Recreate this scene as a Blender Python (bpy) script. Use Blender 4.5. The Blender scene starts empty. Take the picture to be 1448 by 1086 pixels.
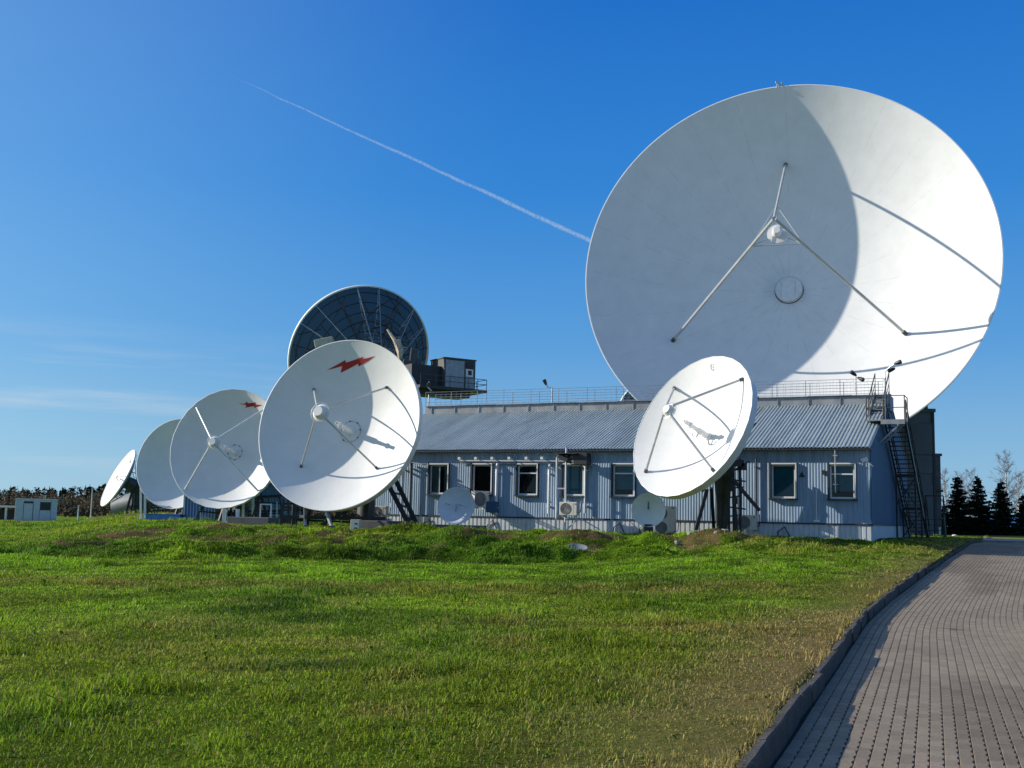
import bpy, bmesh, math, random
import numpy as np
from mathutils import Vector, Matrix

R_ = math.radians
random.seed(7)
rng = np.random.default_rng(11)
scene = bpy.context.scene
col = scene.collection

# ------------------------------------------------------------------ camera model (photo pixels 1448 x 1086)
F, CX, CY = 1600.0, 724.0, 543.0
ROLL = R_(1.2)
PITCH = math.atan(188.5 * math.cos(ROLL) / F)
CAM = np.array([0, 0, 1.65])
fwd = np.array([0, math.cos(PITCH), math.sin(PITCH)])
up0 = np.array([0, -math.sin(PITCH), math.cos(PITCH)])
rt0 = np.array([1.0, 0, 0])
rgt = rt0 * math.cos(ROLL) + up0 * math.sin(ROLL)
upv = -rt0 * math.sin(ROLL) + up0 * math.cos(ROLL)

def at(px, py, Y):
    """world point at depth Y on the sight line of a photo pixel"""
    r = fwd + rgt * (px - CX) / F + upv * (CY - py) / F
    return CAM + r * (Y / r[1])

def proj(P):
    d = np.asarray(P, float) - CAM
    z = d @ fwd
    return CX + F * (d @ rgt) / z, CY - F * (d @ upv) / z

cam_d = bpy.data.cameras.new('camera')
cam_d.sensor_width = 36
cam_d.lens = F / 1448 * 36
cam_d.clip_start = 0.1
cam_d.clip_end = 30000
cam = bpy.data.objects.new('camera', cam_d)
col.objects.link(cam)
cam.matrix_world = Matrix(((rgt[0], upv[0], -fwd[0], CAM[0]), (rgt[1], upv[1], -fwd[1], CAM[1]),
                           (rgt[2], upv[2], -fwd[2], CAM[2]), (0, 0, 0, 1)))
scene.camera = cam

# ------------------------------------------------------------------ light and sky
SUN = np.array([-0.9162, 0.1244, 0.3808]); SUN /= np.linalg.norm(SUN)
sl = bpy.data.lights.new('sun', 'SUN')
sl.energy = 5.0
sl.angle = R_(0.5)
sl.color = (1.0, 0.925, 0.80)
so = bpy.data.objects.new('sun', sl)
col.objects.link(so)
so.rotation_mode = 'QUATERNION'
so.rotation_quaternion = Vector(SUN).to_track_quat('Z', 'Y')

world = bpy.data.worlds.new('World')
scene.world = world
world.use_nodes = True
wt = world.node_tree
wt.nodes.clear()
def N(t, kind, **kw):
    n = t.nodes.new(kind)
    for k, v in kw.items():
        if k in n.inputs: n.inputs[k].default_value = v
        else: setattr(n, k, v)
    return n
sky = N(wt, 'ShaderNodeTexSky', sky_type='NISHITA')
sky.sun_disc = False
sky.sun_elevation = math.asin(SUN[2])
sky.sun_rotation = math.atan2(SUN[0], SUN[1])
sky.air_density = 1.0
sky.dust_density = 0.35
sky.ozone_density = 2.6
# clear autumn air: the sky model is drawn towards a deep blue dome, paler near the horizon and on the sun's side
geo = N(wt, 'ShaderNodeTexCoord')
sep = N(wt, 'ShaderNodeSeparateXYZ'); wt.links.new(geo.outputs['Generated'], sep.inputs[0])
ramp = N(wt, 'ShaderNodeValToRGB'); wt.links.new(sep.outputs['Z'], ramp.inputs[0])
els = ramp.color_ramp.elements
stops = ((0.0, (.42, .72, .95)), (.06, (.30, .63, .97)), (.15, (.125, .455, .97)), (.28, (.035, .315, .92)), (.45, (.008, .20, .79)), (1.0, (.010, .10, .38)))
els[0].position, els[0].color = stops[0][0], (*stops[0][1], 1)
els[1].position, els[1].color = stops[-1][0], (*stops[-1][1], 1)
for p_, c_ in stops[1:-1]:
    e_ = els.new(p_); e_.color = (*c_, 1)
gl = N(wt, 'ShaderNodeVectorMath', operation='DOT_PRODUCT'); wt.links.new(geo.outputs['Generated'], gl.inputs[0]); gl.inputs[1].default_value = tuple(SUN)
gm = N(wt, 'ShaderNodeMapRange', interpolation_type='SMOOTHSTEP'); gm.inputs[1].default_value = .2; gm.inputs[2].default_value = 1.0; gm.inputs[4].default_value = 1.0
wt.links.new(gl.outputs['Value'], gm.inputs[0])
ga = N(wt, 'ShaderNodeMix', data_type='RGBA', blend_type='ADD'); wt.links.new(gm.outputs[0], ga.inputs[0]); wt.links.new(ramp.outputs[0], ga.inputs[6]); ga.inputs[7].default_value = (.22, .32, .26, 1)
# unseen sun glow and pale veil behind the viewer, added to warm the ambient
au = N(wt, 'ShaderNodeMapRange', interpolation_type='SMOOTHSTEP'); au.inputs[1].default_value = .70; au.inputs[2].default_value = 1.0
wt.links.new(gl.outputs['Value'], au.inputs[0])
g2 = N(wt, 'ShaderNodeMix', data_type='RGBA', blend_type='ADD'); wt.links.new(au.outputs[0], g2.inputs[0]); wt.links.new(ga.outputs[2], g2.inputs[6]); g2.inputs[7].default_value = (.6, .5, .38, 1)
vl = N(wt, 'ShaderNodeMapRange', interpolation_type='SMOOTHSTEP'); vl.inputs[1].default_value = .10; vl.inputs[2].default_value = -.45; vl.inputs[4].default_value = .3
wt.links.new(sep.outputs['Y'], vl.inputs[0])
g3 = N(wt, 'ShaderNodeMix', data_type='RGBA'); wt.links.new(vl.outputs[0], g3.inputs[0]); wt.links.new(g2.outputs[2], g3.inputs[6]); g3.inputs[7].default_value = (.36, .43, .52, 1)
gs = N(wt, 'ShaderNodeVectorMath', operation='SCALE'); wt.links.new(g3.outputs[2], gs.inputs[0]); gs.inputs['Scale'].default_value = 10.0
hs = N(wt, 'ShaderNodeMix', data_type='RGBA'); hs.inputs[0].default_value = .88
wt.links.new(sky.outputs[0], hs.inputs[6]); wt.links.new(gs.outputs[0], hs.inputs[7])
# thin cirrus streaks low in the sky
tc = N(wt, 'ShaderNodeTexCoord')
mp = N(wt, 'ShaderNodeMapping'); mp.inputs['Scale'].default_value = (2.4, 2.4, 34)
mp.inputs['Rotation'].default_value = (0.02, 0.03, 0)
wt.links.new(tc.outputs['Generated'], mp.inputs[0])
nz = N(wt, 'ShaderNodeTexNoise', Scale=1.6, Detail=6.0, Roughness=0.55)
wt.links.new(mp.outputs[0], nz.inputs['Vector'])
cr = N(wt, 'ShaderNodeMapRange'); cr.inputs[1].default_value = .5; cr.inputs[2].default_value = .78
wt.links.new(nz.outputs[0], cr.inputs[0])
sx = N(wt, 'ShaderNodeSeparateXYZ'); wt.links.new(tc.outputs['Generated'], sx.inputs[0])
h1 = N(wt, 'ShaderNodeMapRange'); h1.inputs[1].default_value = .02; h1.inputs[2].default_value = .06
h2 = N(wt, 'ShaderNodeMapRange'); h2.inputs[1].default_value = .16; h2.inputs[2].default_value = .09
wt.links.new(sx.outputs['Z'], h1.inputs[0]); wt.links.new(sx.outputs['Z'], h2.inputs[0])
h3 = N(wt, 'ShaderNodeMapRange'); h3.inputs[1].default_value = -.05; h3.inputs[2].default_value = -.32
wt.links.new(sx.outputs['X'], h3.inputs[0])
def mul(a, b, t=wt):
    m = N(t, 'ShaderNodeMath', operation='MULTIPLY')
    t.links.new(a, m.inputs[0])
    if isinstance(b, float): m.inputs[1].default_value = b
    else: t.links.new(b, m.inputs[1])
    return m.outputs[0]
ca = mul(mul(mul(cr.outputs[0], h1.outputs[0]), mul(h2.outputs[0], h3.outputs[0])), .7)
mx = N(wt, 'ShaderNodeMix', data_type='RGBA')
wt.links.new(ca, mx.inputs[0]); wt.links.new(hs.outputs[2], mx.inputs[6])
mx.inputs[7].default_value = (7.4, 8.6, 9.8, 1)
bg = N(wt, 'ShaderNodeBackground', Strength=0.070)
wt.links.new(mx.outputs[2], bg.inputs[0])
wo = N(wt, 'ShaderNodeOutputWorld')
wt.links.new(bg.outputs[0], wo.inputs[0])

scene.view_settings.view_transform = 'Standard'
scene.view_settings.look = 'None'
scene.view_settings.exposure = 0.15
scene.view_settings.gamma = 1.0
scene.cycles.max_bounces = 6
scene.cycles.transparent_max_bounces = 12
scene.cycles.use_denoising = True

# ------------------------------------------------------------------ materials
def mat(name, c, rough=.6, metal=0.0, var=.12, scale=3.0, bump=0.0, bscale=40.0, dirt=None, dirt_amt=0.0, spec=.5, stretch=None):
    m = bpy.data.materials.new(name)
    m.use_nodes = True
    t = m.node_tree
    b = t.nodes['Principled BSDF']
    b.inputs['Roughness'].default_value = rough
    b.inputs['Metallic'].default_value = metal
    b.inputs['Specular IOR Level'].default_value = spec
    co = N(t, 'ShaderNodeTexCoord')
    src = co.outputs['Object']
    if stretch:
        mp = N(t, 'ShaderNodeMapping'); mp.inputs['Scale'].default_value = stretch
        t.links.new(src, mp.inputs[0]); src = mp.outputs[0]
    n = N(t, 'ShaderNodeTexNoise', Scale=scale, Detail=6.0, Roughness=.6)
    t.links.new(src, n.inputs['Vector'])
    mr = N(t, 'ShaderNodeMapRange'); mr.inputs[1].default_value = .3; mr.inputs[2].default_value = .7
    mr.inputs[3].default_value = 1 - var; mr.inputs[4].default_value = 1 + var
    t.links.new(n.outputs[0], mr.inputs[0])
    v = N(t, 'ShaderNodeVectorMath', operation='SCALE')
    v.inputs[0].default_value = c
    t.links.new(mr.outputs[0], v.inputs['Scale'])
    out = v.outputs[0]
    if dirt:
        n2 = N(t, 'ShaderNodeTexNoise', Scale=scale * .8 + .3, Detail=8.0, Roughness=.7)
        t.links.new(src, n2.inputs['Vector'])
        m2 = N(t, 'ShaderNodeMapRange'); m2.inputs[1].default_value = .5; m2.inputs[2].default_value = .75
        m2.inputs[4].default_value = dirt_amt
        t.links.new(n2.outputs[0], m2.inputs[0])
        x = N(t, 'ShaderNodeMix', data_type='RGBA')
        t.links.new(m2.outputs[0], x.inputs[0]); t.links.new(out, x.inputs[6]); x.inputs[7].default_value = (*dirt, 1)
        out = x.outputs[2]
    t.links.new(out, b.inputs['Base Color'])
    if bump:
        n3 = N(t, 'ShaderNodeTexNoise', Scale=bscale, Detail=4.0)
        t.links.new(co.outputs['Object'], n3.inputs['Vector'])
        bp = N(t, 'ShaderNodeBump', Strength=bump, Distance=.02)
        t.links.new(n3.outputs[0], bp.inputs['Height']); t.links.new(bp.outputs[0], b.inputs['Normal'])
    return m

def mat_attr(name, rough=.9, transl=0.0, spec=.2, bump=0.0, bscale=20.0):
    m = bpy.data.materials.new(name)
    m.use_nodes = True
    t = m.node_tree
    b = t.nodes['Principled BSDF']
    b.inputs['Roughness'].default_value = rough
    b.inputs['Specular IOR Level'].default_value = spec
    a = N(t, 'ShaderNodeAttribute', attribute_name='Col')
    c = a.outputs['Color']
    if bump:
        co = N(t, 'ShaderNodeTexCoord')
        n = N(t, 'ShaderNodeTexNoise', Scale=bscale, Detail=8.0, Roughness=.7)
        t.links.new(co.outputs['Object'], n.inputs['Vector'])
        mr = N(t, 'ShaderNodeMapRange'); mr.inputs[1].default_value = .3; mr.inputs[2].default_value = .7
        mr.inputs[3].default_value = .72; mr.inputs[4].default_value = 1.25
        t.links.new(n.outputs[0], mr.inputs[0])
        v = N(t, 'ShaderNodeVectorMath', operation='SCALE')
        t.links.new(c, v.inputs[0]); t.links.new(mr.outputs[0], v.inputs['Scale'])
        c = v.outputs[0]
        bp = N(t, 'ShaderNodeBump', Strength=bump, Distance=.06)
        t.links.new(n.outputs[0], bp.inputs['Height']); t.links.new(bp.outputs[0], b.inputs['Normal'])
    t.links.new(c, b.inputs['Base Color'])
    if transl:
        tr = N(t, 'ShaderNodeBsdfTranslucent')
        t.links.new(c, tr.inputs['Color'])
        mxs = N(t, 'ShaderNodeMixShader'); mxs.inputs[0].default_value = transl
        t.links.new(b.outputs[0], mxs.inputs[1]); t.links.new(tr.outputs[0], mxs.inputs[2])
        t.links.new(mxs.outputs[0], t.nodes['Material Output'].inputs[0])
    return m

def mat_reflector(name, c, petals, seam=.82, rough=.45, rings=()):
    """white painted reflector: faint petal seams, run-off streaks and blotches laid in the dish's own polar map"""
    m = bpy.data.materials.new(name)
    m.use_nodes = True
    t = m.node_tree
    b = t.nodes['Principled BSDF']
    b.inputs['Roughness'].default_value = rough
    b.inputs['Specular IOR Level'].default_value = .3
    uv = N(t, 'ShaderNodeUVMap')
    sp = N(t, 'ShaderNodeSeparateXYZ'); t.links.new(uv.outputs[0], sp.inputs[0])
    def math_(op, a, v=None, w=None):
        n = N(t, 'ShaderNodeMath', operation=op)
        for i, q in enumerate((a, v, w)):
            if q is None: continue
            if isinstance(q, (int, float)): n.inputs[i].default_value = q
            else: t.links.new(q, n.inputs[i])
        return n.outputs[0]
    fr = math_('FRACT', math_('MULTIPLY', sp.outputs['X'], float(petals)))
    d = math_('ABSOLUTE', math_('SUBTRACT', fr, .5))
    wid = math_('DIVIDE', .0022 * petals, math_('MAXIMUM', sp.outputs['Y'], .08))
    line = math_('GREATER_THAN', d, math_('SUBTRACT', .5, math_('MULTIPLY', wid, .22)))
    for rr in rings:
        q = math_('LESS_THAN', math_('ABSOLUTE', math_('SUBTRACT', sp.outputs['Y'], rr)), .0013)
        line = math_('MAXIMUM', line, q)
    co = N(t, 'ShaderNodeTexCoord')
    n1 = N(t, 'ShaderNodeTexNoise', Scale=.9, Detail=8.0, Roughness=.65)
    t.links.new(co.outputs['Object'], n1.inputs['Vector'])
    mp = N(t, 'ShaderNodeMapping'); mp.inputs['Scale'].default_value = (90, 2.0, 1)
    t.links.new(uv.outputs[0], mp.inputs[0])
    n2 = N(t, 'ShaderNodeTexNoise', Scale=1.0, Detail=5.0, Roughness=.6)
    t.links.new(mp.outputs[0], n2.inputs['Vector'])
    m1 = N(t, 'ShaderNodeMapRange'); m1.inputs[1].default_value = .3; m1.inputs[2].default_value = .72; m1.inputs[3].default_value = 1.03; m1.inputs[4].default_value = .93
    t.links.new(n1.outputs[0], m1.inputs[0])
    m2 = N(t, 'ShaderNodeMapRange'); m2.inputs[1].default_value = .55; m2.inputs[2].default_value = .85; m2.inputs[3].default_value = 1.0; m2.inputs[4].default_value = .94
    t.links.new(n2.outputs[0], m2.inputs[0])
    n4 = N(t, 'ShaderNodeTexNoise', Scale=2.3, Detail=2.0)
    t.links.new(co.outputs['Object'], n4.inputs['Vector'])
    patchy = N(t, 'ShaderNodeMapRange'); patchy.inputs[1].default_value = .42; patchy.inputs[2].default_value = .6
    patchy.inputs[3].default_value = 1.0; patchy.inputs[4].default_value = seam
    t.links.new(n4.outputs[0], patchy.inputs[0])
    ls = N(t, 'ShaderNodeMix', data_type='FLOAT'); ls.inputs[2].default_value = 1.0
    t.links.new(patchy.outputs[0], ls.inputs[3])
    t.links.new(line, ls.inputs[0])
    k = math_('MULTIPLY', math_('MULTIPLY', m1.outputs[0], m2.outputs[0]), ls.outputs[0])
    v = N(t, 'ShaderNodeVectorMath', operation='SCALE'); v.inputs[0].default_value = c
    t.links.new(k, v.inputs['Scale']); t.links.new(v.outputs[0], b.inputs['Base Color'])
    return m

M = {}
M['refl_big'] = mat_reflector('big_reflector_paint', (.79, .79, .77), 24, .91)
M['refl'] = mat_reflector('reflector_paint', (.8, .8, .78), 16, .92, rings=(.52,))
M['refl_fine'] = mat_reflector('fine_reflector_paint', (.8, .8, .79), 16, .92)
M['refl_small'] = mat('small_dish_paint', (.70, .73, .77), .45, var=.06)
def mat_perforated(name, c, clear):
    m = mat(name, c, .8, var=.3, scale=1.2, spec=.08)
    t = m.node_tree
    tr = N(t, 'ShaderNodeBsdfTransparent'); ms = N(t, 'ShaderNodeMixShader'); ms.inputs[0].default_value = clear
    t.links.new(t.nodes['Principled BSDF'].outputs[0], ms.inputs[1]); t.links.new(tr.outputs[0], ms.inputs[2])
    t.links.new(ms.outputs[0], t.nodes['Material Output'].inputs[0])
    return m
M['perforated'] = mat_perforated('perforated_panel', (.010, .018, .032), .07)
M['back'] = mat('dish_back_paint', (.42, .44, .45), .6, var=.2, scale=1.5, dirt=(.2, .17, .13), dirt_amt=.5)
M['darkback'] = mat('dark_back_panels', (.075, .125, .19), .5, var=.25, scale=1.2, dirt=(.05, .05, .05), dirt_amt=.5)
M['white'] = mat('white_paint', (.78, .78, .76), .45, var=.06, dirt=(.4, .36, .3), dirt_amt=.25)
M['strut'] = mat('strut_grey', (.52, .53, .53), .4, metal=.3, var=.12, scale=2)
M['galv'] = mat('galvanised_steel', (.33, .35, .37), .45, metal=.6, var=.25, scale=4, dirt=(.16, .1, .07), dirt_amt=.35)
M['dark'] = mat('dark_painted_steel', (.025, .028, .032), .5, var=.3, scale=4, dirt=(.07, .04, .025), dirt_amt=.5)
M['darkgrey'] = mat('dark_grey_steel', (.07, .075, .08), .5, var=.3, scale=3, dirt=(.09, .06, .04), dirt_amt=.4)
M['rust'] = mat('rusty_cream', (.55, .45, .33), .7, var=.3, scale=2.5, dirt=(.2, .09, .04), dirt_amt=.8)
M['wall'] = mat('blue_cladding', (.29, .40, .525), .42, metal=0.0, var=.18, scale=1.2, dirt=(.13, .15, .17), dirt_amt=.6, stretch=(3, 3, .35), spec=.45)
M['shaded_wall'] = mat('blue_cladding_shaded', (.045, .125, .23), .5, var=.12, scale=1.0, stretch=(2, 2, .3))  # same blue cladding as the facade, with its shade put into the colour
M['skirt'] = mat('pale_skirting', (.62, .65, .68), .5, var=.12, scale=2, dirt=(.2, .19, .16), dirt_amt=.5, stretch=(2, 2, .6))
M['roof'] = mat('roof_sheet', (.39, .45, .455), .45, metal=.05, var=.14, scale=1.0, dirt=(.13, .14, .15), dirt_amt=.5, stretch=(1.2, .25, .25))
M['trim'] = mat('dark_trim', (.028, .033, .042), .5, var=.25)
M['parapet'] = mat('parapet_sheet', (.27, .285, .30), .55, var=.25, scale=2, dirt=(.1, .1, .1), dirt_amt=.5)
M['pvc'] = mat('pvc_frame', (.76, .77, .77), .4, var=.05)
M['pipe'] = mat('pipe_white', (.7, .72, .74), .4, var=.08, dirt=(.35, .33, .3), dirt_amt=.4)
M['acbody'] = mat('cream_casing', (.66, .63, .56), .45, var=.07, dirt=(.35, .3, .22), dirt_amt=.3)
M['acgrille'] = mat('fan_grille', (.2, .2, .2), .5, var=.2)
M['curtain'] = mat('curtain_cloth', (.35, .45, .42), .9, var=.3, scale=6, stretch=(6, 1, .2))
M['interior'] = mat('room_dark', (.02, .022, .024), .9)
M['blind'] = mat('teal_sky_tint', (.05, .26, .36), .8, var=.2, scale=2)  # teal of the sky reflected in the panes, put into a sheet's colour
M['concrete'] = mat('concrete', (.3, .29, .27), .9, var=.2, scale=2.5, bump=.5, bscale=30, dirt=(.14, .13, .11), dirt_amt=.6)
M['darkconcrete'] = mat('dark_concrete', (.12, .125, .13), .9, var=.25, scale=2, bump=.4, bscale=20, dirt=(.06, .055, .05), dirt_amt=.6)
M['towerwall'] = mat('tower_panel', (.115, .135, .16), .75, var=.18, scale=.35, dirt=(.07, .075, .08), dirt_amt=.6, bump=.2, bscale=6)
M['red'] = mat('red_emblem', (.42, .02, .018), .5, var=.15)
M['tarp'] = mat('dark_tarp', (.035, .04, .036), .7, var=.4, scale=3, bump=.6, bscale=6)
M['bluetarp'] = mat('blue_sheet', (.06, .2, .52), .5, var=.2)
M['kiosk'] = mat('kiosk_wall', (.55, .6, .66), .5, var=.08, dirt=(.3, .3, .3), dirt_amt=.3)
M['tank'] = mat('tank_grey', (.22, .24, .26), .5, var=.15, dirt=(.2, .18, .15), dirt_amt=.4)
M['wood'] = mat('fence_wood', (.36, .23, .1), .8, var=.45, scale=3, stretch=(3, 3, .3))
M['blueroof'] = mat('blue_roof', (.05, .13, .38), .4, var=.2)
M['bark'] = mat('bark', (.12, .09, .07), .9, var=.3, scale=5)
M['birch'] = mat('birch_bark', (.55, .5, .46), .8, var=.3, scale=4, dirt=(.08, .07, .06), dirt_amt=.7)
M['twig'] = mat('birch_twigs', (.17, .13, .125), .9, var=.2)
M['lamp'] = mat('lamp_black', (.02, .02, .022), .4)
M['soilbox'] = mat('beige_box', (.55, .5, .38), .6, var=.15, dirt=(.25, .2, .12), dirt_amt=.4)
M['kerb'] = mat('kerb_concrete', (.085, .074, .060), .9, var=.3, scale=4, bump=.7, bscale=45, dirt=(.035, .035, .032), dirt_amt=.8)
M['bed'] = mat('joint_sand', (.035, .031, .026), 1.0, var=.4, scale=20)
M['paver'] = mat_attr('paver_concrete', .85, bump=.25, bscale=60)
M['ground'] = mat_attr('turf_soil', 1.0, spec=.05, bump=.9, bscale=9)
M['blade'] = mat_attr('grass_blades', .6, transl=.4, spec=.12)
M['needle'] = mat_attr('spruce_needles', .7, transl=.1)
M['woods'] = mat_attr('far_wood', .95)

def mat_glass():
    m = bpy.data.materials.new('window_glass'); m.use_nodes = True
    t = m.node_tree; t.nodes.remove(t.nodes['Principled BSDF'])
    g = N(t, 'ShaderNodeBsdfGlossy', Roughness=.03); g.inputs['Color'].default_value = (.9, .95, 1, 1)
    tr = N(t, 'ShaderNodeBsdfTransparent'); tr.inputs['Color'].default_value = (.55, .72, .72, 1)
    fr = N(t, 'ShaderNodeFresnel', IOR=1.42)
    s = N(t, 'ShaderNodeMixShader')
    t.links.new(fr.outputs[0], s.inputs[0]); t.links.new(tr.outputs[0], s.inputs[1]); t.links.new(g.outputs[0], s.inputs[2])
    t.links.new(s.outputs[0], t.nodes['Material Output'].inputs[0])
    return m
M['glass'] = mat_glass()

# ------------------------------------------------------------------ object helpers
def tag(o, label=None, cat=None, group=None, kind=None):
    for k, v in (('label', label), ('category', cat), ('group', group), ('kind', kind)):
        if v: o[k] = v
    return o

def empty(name, loc, rz=0.0, label=None, cat=None, group=None):
    o = bpy.data.objects.new(name, None)
    o.empty_display_size = .3
    col.objects.link(o)
    o.location = loc
    o.rotation_euler = (0, 0, rz)
    return tag(o, label, cat, group)

def dup(root, loc=None, rz=None, label=None, parent=None, scale=None):
    c = root.copy(); col.objects.link(c)
    if parent is not None: c.parent = parent
    if loc is not None: c.location = loc
    if rz is not None: c.rotation_euler = (0, 0, rz)
    if scale is not None: c.scale = (scale,) * 3
    if label: c['label'] = label
    for ch in list(root.children):
        dup(ch, parent=c)
    return c

class MB:
    """collects shapes and links them as ONE mesh object; points are in world (or local) space, o = origin to subtract"""
    def __init__(s): s.v = []; s.f = []; s.uv = None
    def add(s, vs, fs):
        b = len(s.v)
        s.v += [tuple(map(float, q)) for q in vs]
        s.f += [tuple(b + i for i in f) for f in fs]
        return s
    def box(s, lo, hi):
        (a, b, c), (d, e, f) = lo, hi
        return s.add([(a, b, c), (d, b, c), (d, e, c), (a, e, c), (a, b, f), (d, b, f), (d, e, f), (a, e, f)],
                     [(0, 3, 2, 1), (4, 5, 6, 7), (0, 1, 5, 4), (1, 2, 6, 5), (2, 3, 7, 6), (3, 0, 4, 7)])
    def obox(s, c, ax, ay, az):
        c, ax, ay, az = map(lambda q: np.array(q, float), (c, ax, ay, az))
        vs = [c + i * ax + j * ay + k * az for k in (-1, 1) for j in (-1, 1) for i in (-1, 1)]
        return s.add(vs, [(0, 2, 3, 1), (4, 5, 7, 6), (0, 1, 5, 4), (1, 3, 7, 5), (3, 2, 6, 7), (2, 0, 4, 6)])
    def beam(s, p, q, w, h=None):
        """square section bar"""
        p, q = np.array(p, float), np.array(q, float)
        h = h or w
        d = q - p; L = np.linalg.norm(d); d /= L
        a = np.cross(d, (0, 0, 1.0))
        if np.linalg.norm(a) < .05: a = np.cross(d, (1.0, 0, 0))
        a /= np.linalg.norm(a); b = np.cross(a, d)
        return s.obox((p + q) / 2, d * L / 2, a * w / 2, b * h / 2)
    def tube(s, pts, r, n=8, caps=True):
        pts = [np.array(p, float) for p in pts]
        rs = r if isinstance(r, (list, tuple)) else [r] * len(pts)
        ring = []
        a0 = None
        for i, p in enumerate(pts):
            d = pts[min(i + 1, len(pts) - 1)] - pts[max(i - 1, 0)]
            d /= np.linalg.norm(d) + 1e-9
            if a0 is None:
                a = np.cross(d, (0, 0, 1.0))
                if np.linalg.norm(a) < .05: a = np.cross(d, (1.0, 0, 0))
            else:
                a = a0 - d * (a0 @ d)
            a /= np.linalg.norm(a) + 1e-9; a0 = a
            b = np.cross(d, a)
            ring.append([p + rs[i] * (math.cos(t) * a + math.sin(t) * b) for t in np.linspace(0, 2 * math.pi, n, endpoint=False)])
        fs = []
        for i in range(len(pts) - 1):
            for j in range(n):
                k = (j + 1) % n
                fs.append((i * n + j, i * n + k, (i + 1) * n + k, (i + 1) * n + j))
        if caps:
            fs.append(tuple(range(n))[::-1]); fs.append(tuple((len(pts) - 1) * n + j for j in range(n)))
        return s.add([q for r_ in ring for q in r_], fs)
    def lathe(s, fr, prof, n=64, cap0=False, cap1=False, a0=0., a1=2 * math.pi):
        """fr = (origin, r, u, n axes); prof = [(radius, height)]"""
        o, ex, ey, ez = fr
        full = abs(a1 - a0 - 2 * math.pi) < 1e-6
        th = np.linspace(a0, a1, n, endpoint=not full)
        vs = [o + rr * (math.cos(t) * ex + math.sin(t) * ey) + zz * ez for rr, zz in prof for t in th]
        fs = []
        for i in range(len(prof) - 1):
            for j in range(n if full else n - 1):
                k = (j + 1) % n
                fs.append((i * n + j, i * n + k, (i + 1) * n + k, (i + 1) * n + j))
        if cap0: fs.append(tuple(range(n))[::-1])
        if cap1: fs.append(tuple((len(prof) - 1) * n + j for j in range(n)))
        return s.add(vs, fs)
    def build(s, name, material, parent=None, smooth=False, bevel=0.0, o=None):
        me = bpy.data.meshes.new(name)
        off = np.array(o if o is not None else (0, 0, 0), float)
        me.from_pydata([tuple(np.array(v) - off) for v in s.v], [], s.f)
        if smooth:
            me.polygons.foreach_set('use_smooth', [True] * len(me.polygons))
            try: me.set_sharp_from_angle(angle=R_(40))
            except Exception: pass
        me.materials.append(material)
        ob = bpy.data.objects.new(name, me)
        col.objects.link(ob)
        if parent is not None: ob.parent = parent
        elif o is not None: ob.location = tuple(off)
        if bevel:
            md = ob.modifiers.new('soft_edges', 'BEVEL'); md.width = bevel; md.segments = 2; md.limit_method = 'ANGLE'
        return ob

def raw_mesh(name, V, loops, starts, material, colors=None, smooth=False):
    me = bpy.data.meshes.new(name)
    me.vertices.add(len(V)); me.vertices.foreach_set('co', V.astype(np.float32).ravel())
    me.loops.add(len(loops)); me.loops.foreach_set('vertex_index', loops.astype(np.int32))
    me.polygons.add(len(starts)); me.polygons.foreach_set('loop_start', starts.astype(np.int32))
    me.polygons.foreach_set('use_smooth', np.full(len(starts), smooth, bool))
    me.update(calc_edges=True)
    if colors is not None:
        at_ = me.color_attributes.new('Col', 'FLOAT_COLOR', 'POINT')
        c = np.ones((len(V), 4), np.float32); c[:, :3] = colors
        at_.data.foreach_set('color', c.ravel())
    me.materials.append(material)
    ob = bpy.data.objects.new(name, me)
    col.objects.link(ob)
    return ob

# ------------------------------------------------------------------ noise
def vnoise(x, y, seed=0):
    xi, yi = np.floor(x).astype(np.int64), np.floor(y).astype(np.int64)
    fx, fy = x - xi, y - yi
    fx = fx * fx * (3 - 2 * fx); fy = fy * fy * (3 - 2 * fy)
    def h(a, b):
        n = (a * 374761393 + b * 668265263 + seed * 1274126177) & 0x7fffffff
        n = ((n ^ (n >> 13)) * 1274126177) & 0x7fffffff
        return ((n ^ (n >> 16)) & 0xffff) / 65535.0
    return (h(xi, yi) * (1 - fx) + h(xi + 1, yi) * fx) * (1 - fy) + (h(xi, yi + 1) * (1 - fx) + h(xi + 1, yi + 1) * fx) * fy

def fbm(x, y, s, oct=4, seed=0):
    r = 0; a = .5; t = 0
    for i in range(oct):
        r = r + a * vnoise(x / s + 17.3 * i, y / s - 9.1 * i, seed + i); t += a
        a *= .5; s *= .5
    return r / t

def sst(a, b, x):
    t = np.clip((x - a) / (b - a), 0, 1)
    return t * t * (3 - 2 * t)

# ------------------------------------------------------------------ terrain
# kerb line: centre line integrated from a heading that bends right beyond 27 m
_s = np.arange(0, 140, .1)
_head = np.radians(20.3 + 5.2 * sst(26, 36, _s) + 3 * np.sin(_s / 7.0) * .10)
KX = -4.26 + np.concatenate([[0], np.cumsum(np.sin(_head) * .1)[:-1]])
KY = -8.0 + np.concatenate([[0], np.cumsum(np.cos(_head) * .1)[:-1]])
def kerb_x(y): return np.interp(y, KY, KX, left=KX[0], right=KX[-1]) + np.where(y > KY[-1], (y - KY[-1]) * .46, 0) + np.where(y < KY[0], (y - KY[0]) * .37, 0)
KX += 1.42 + .03 - float(np.interp(7.08, KY, KX))

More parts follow.
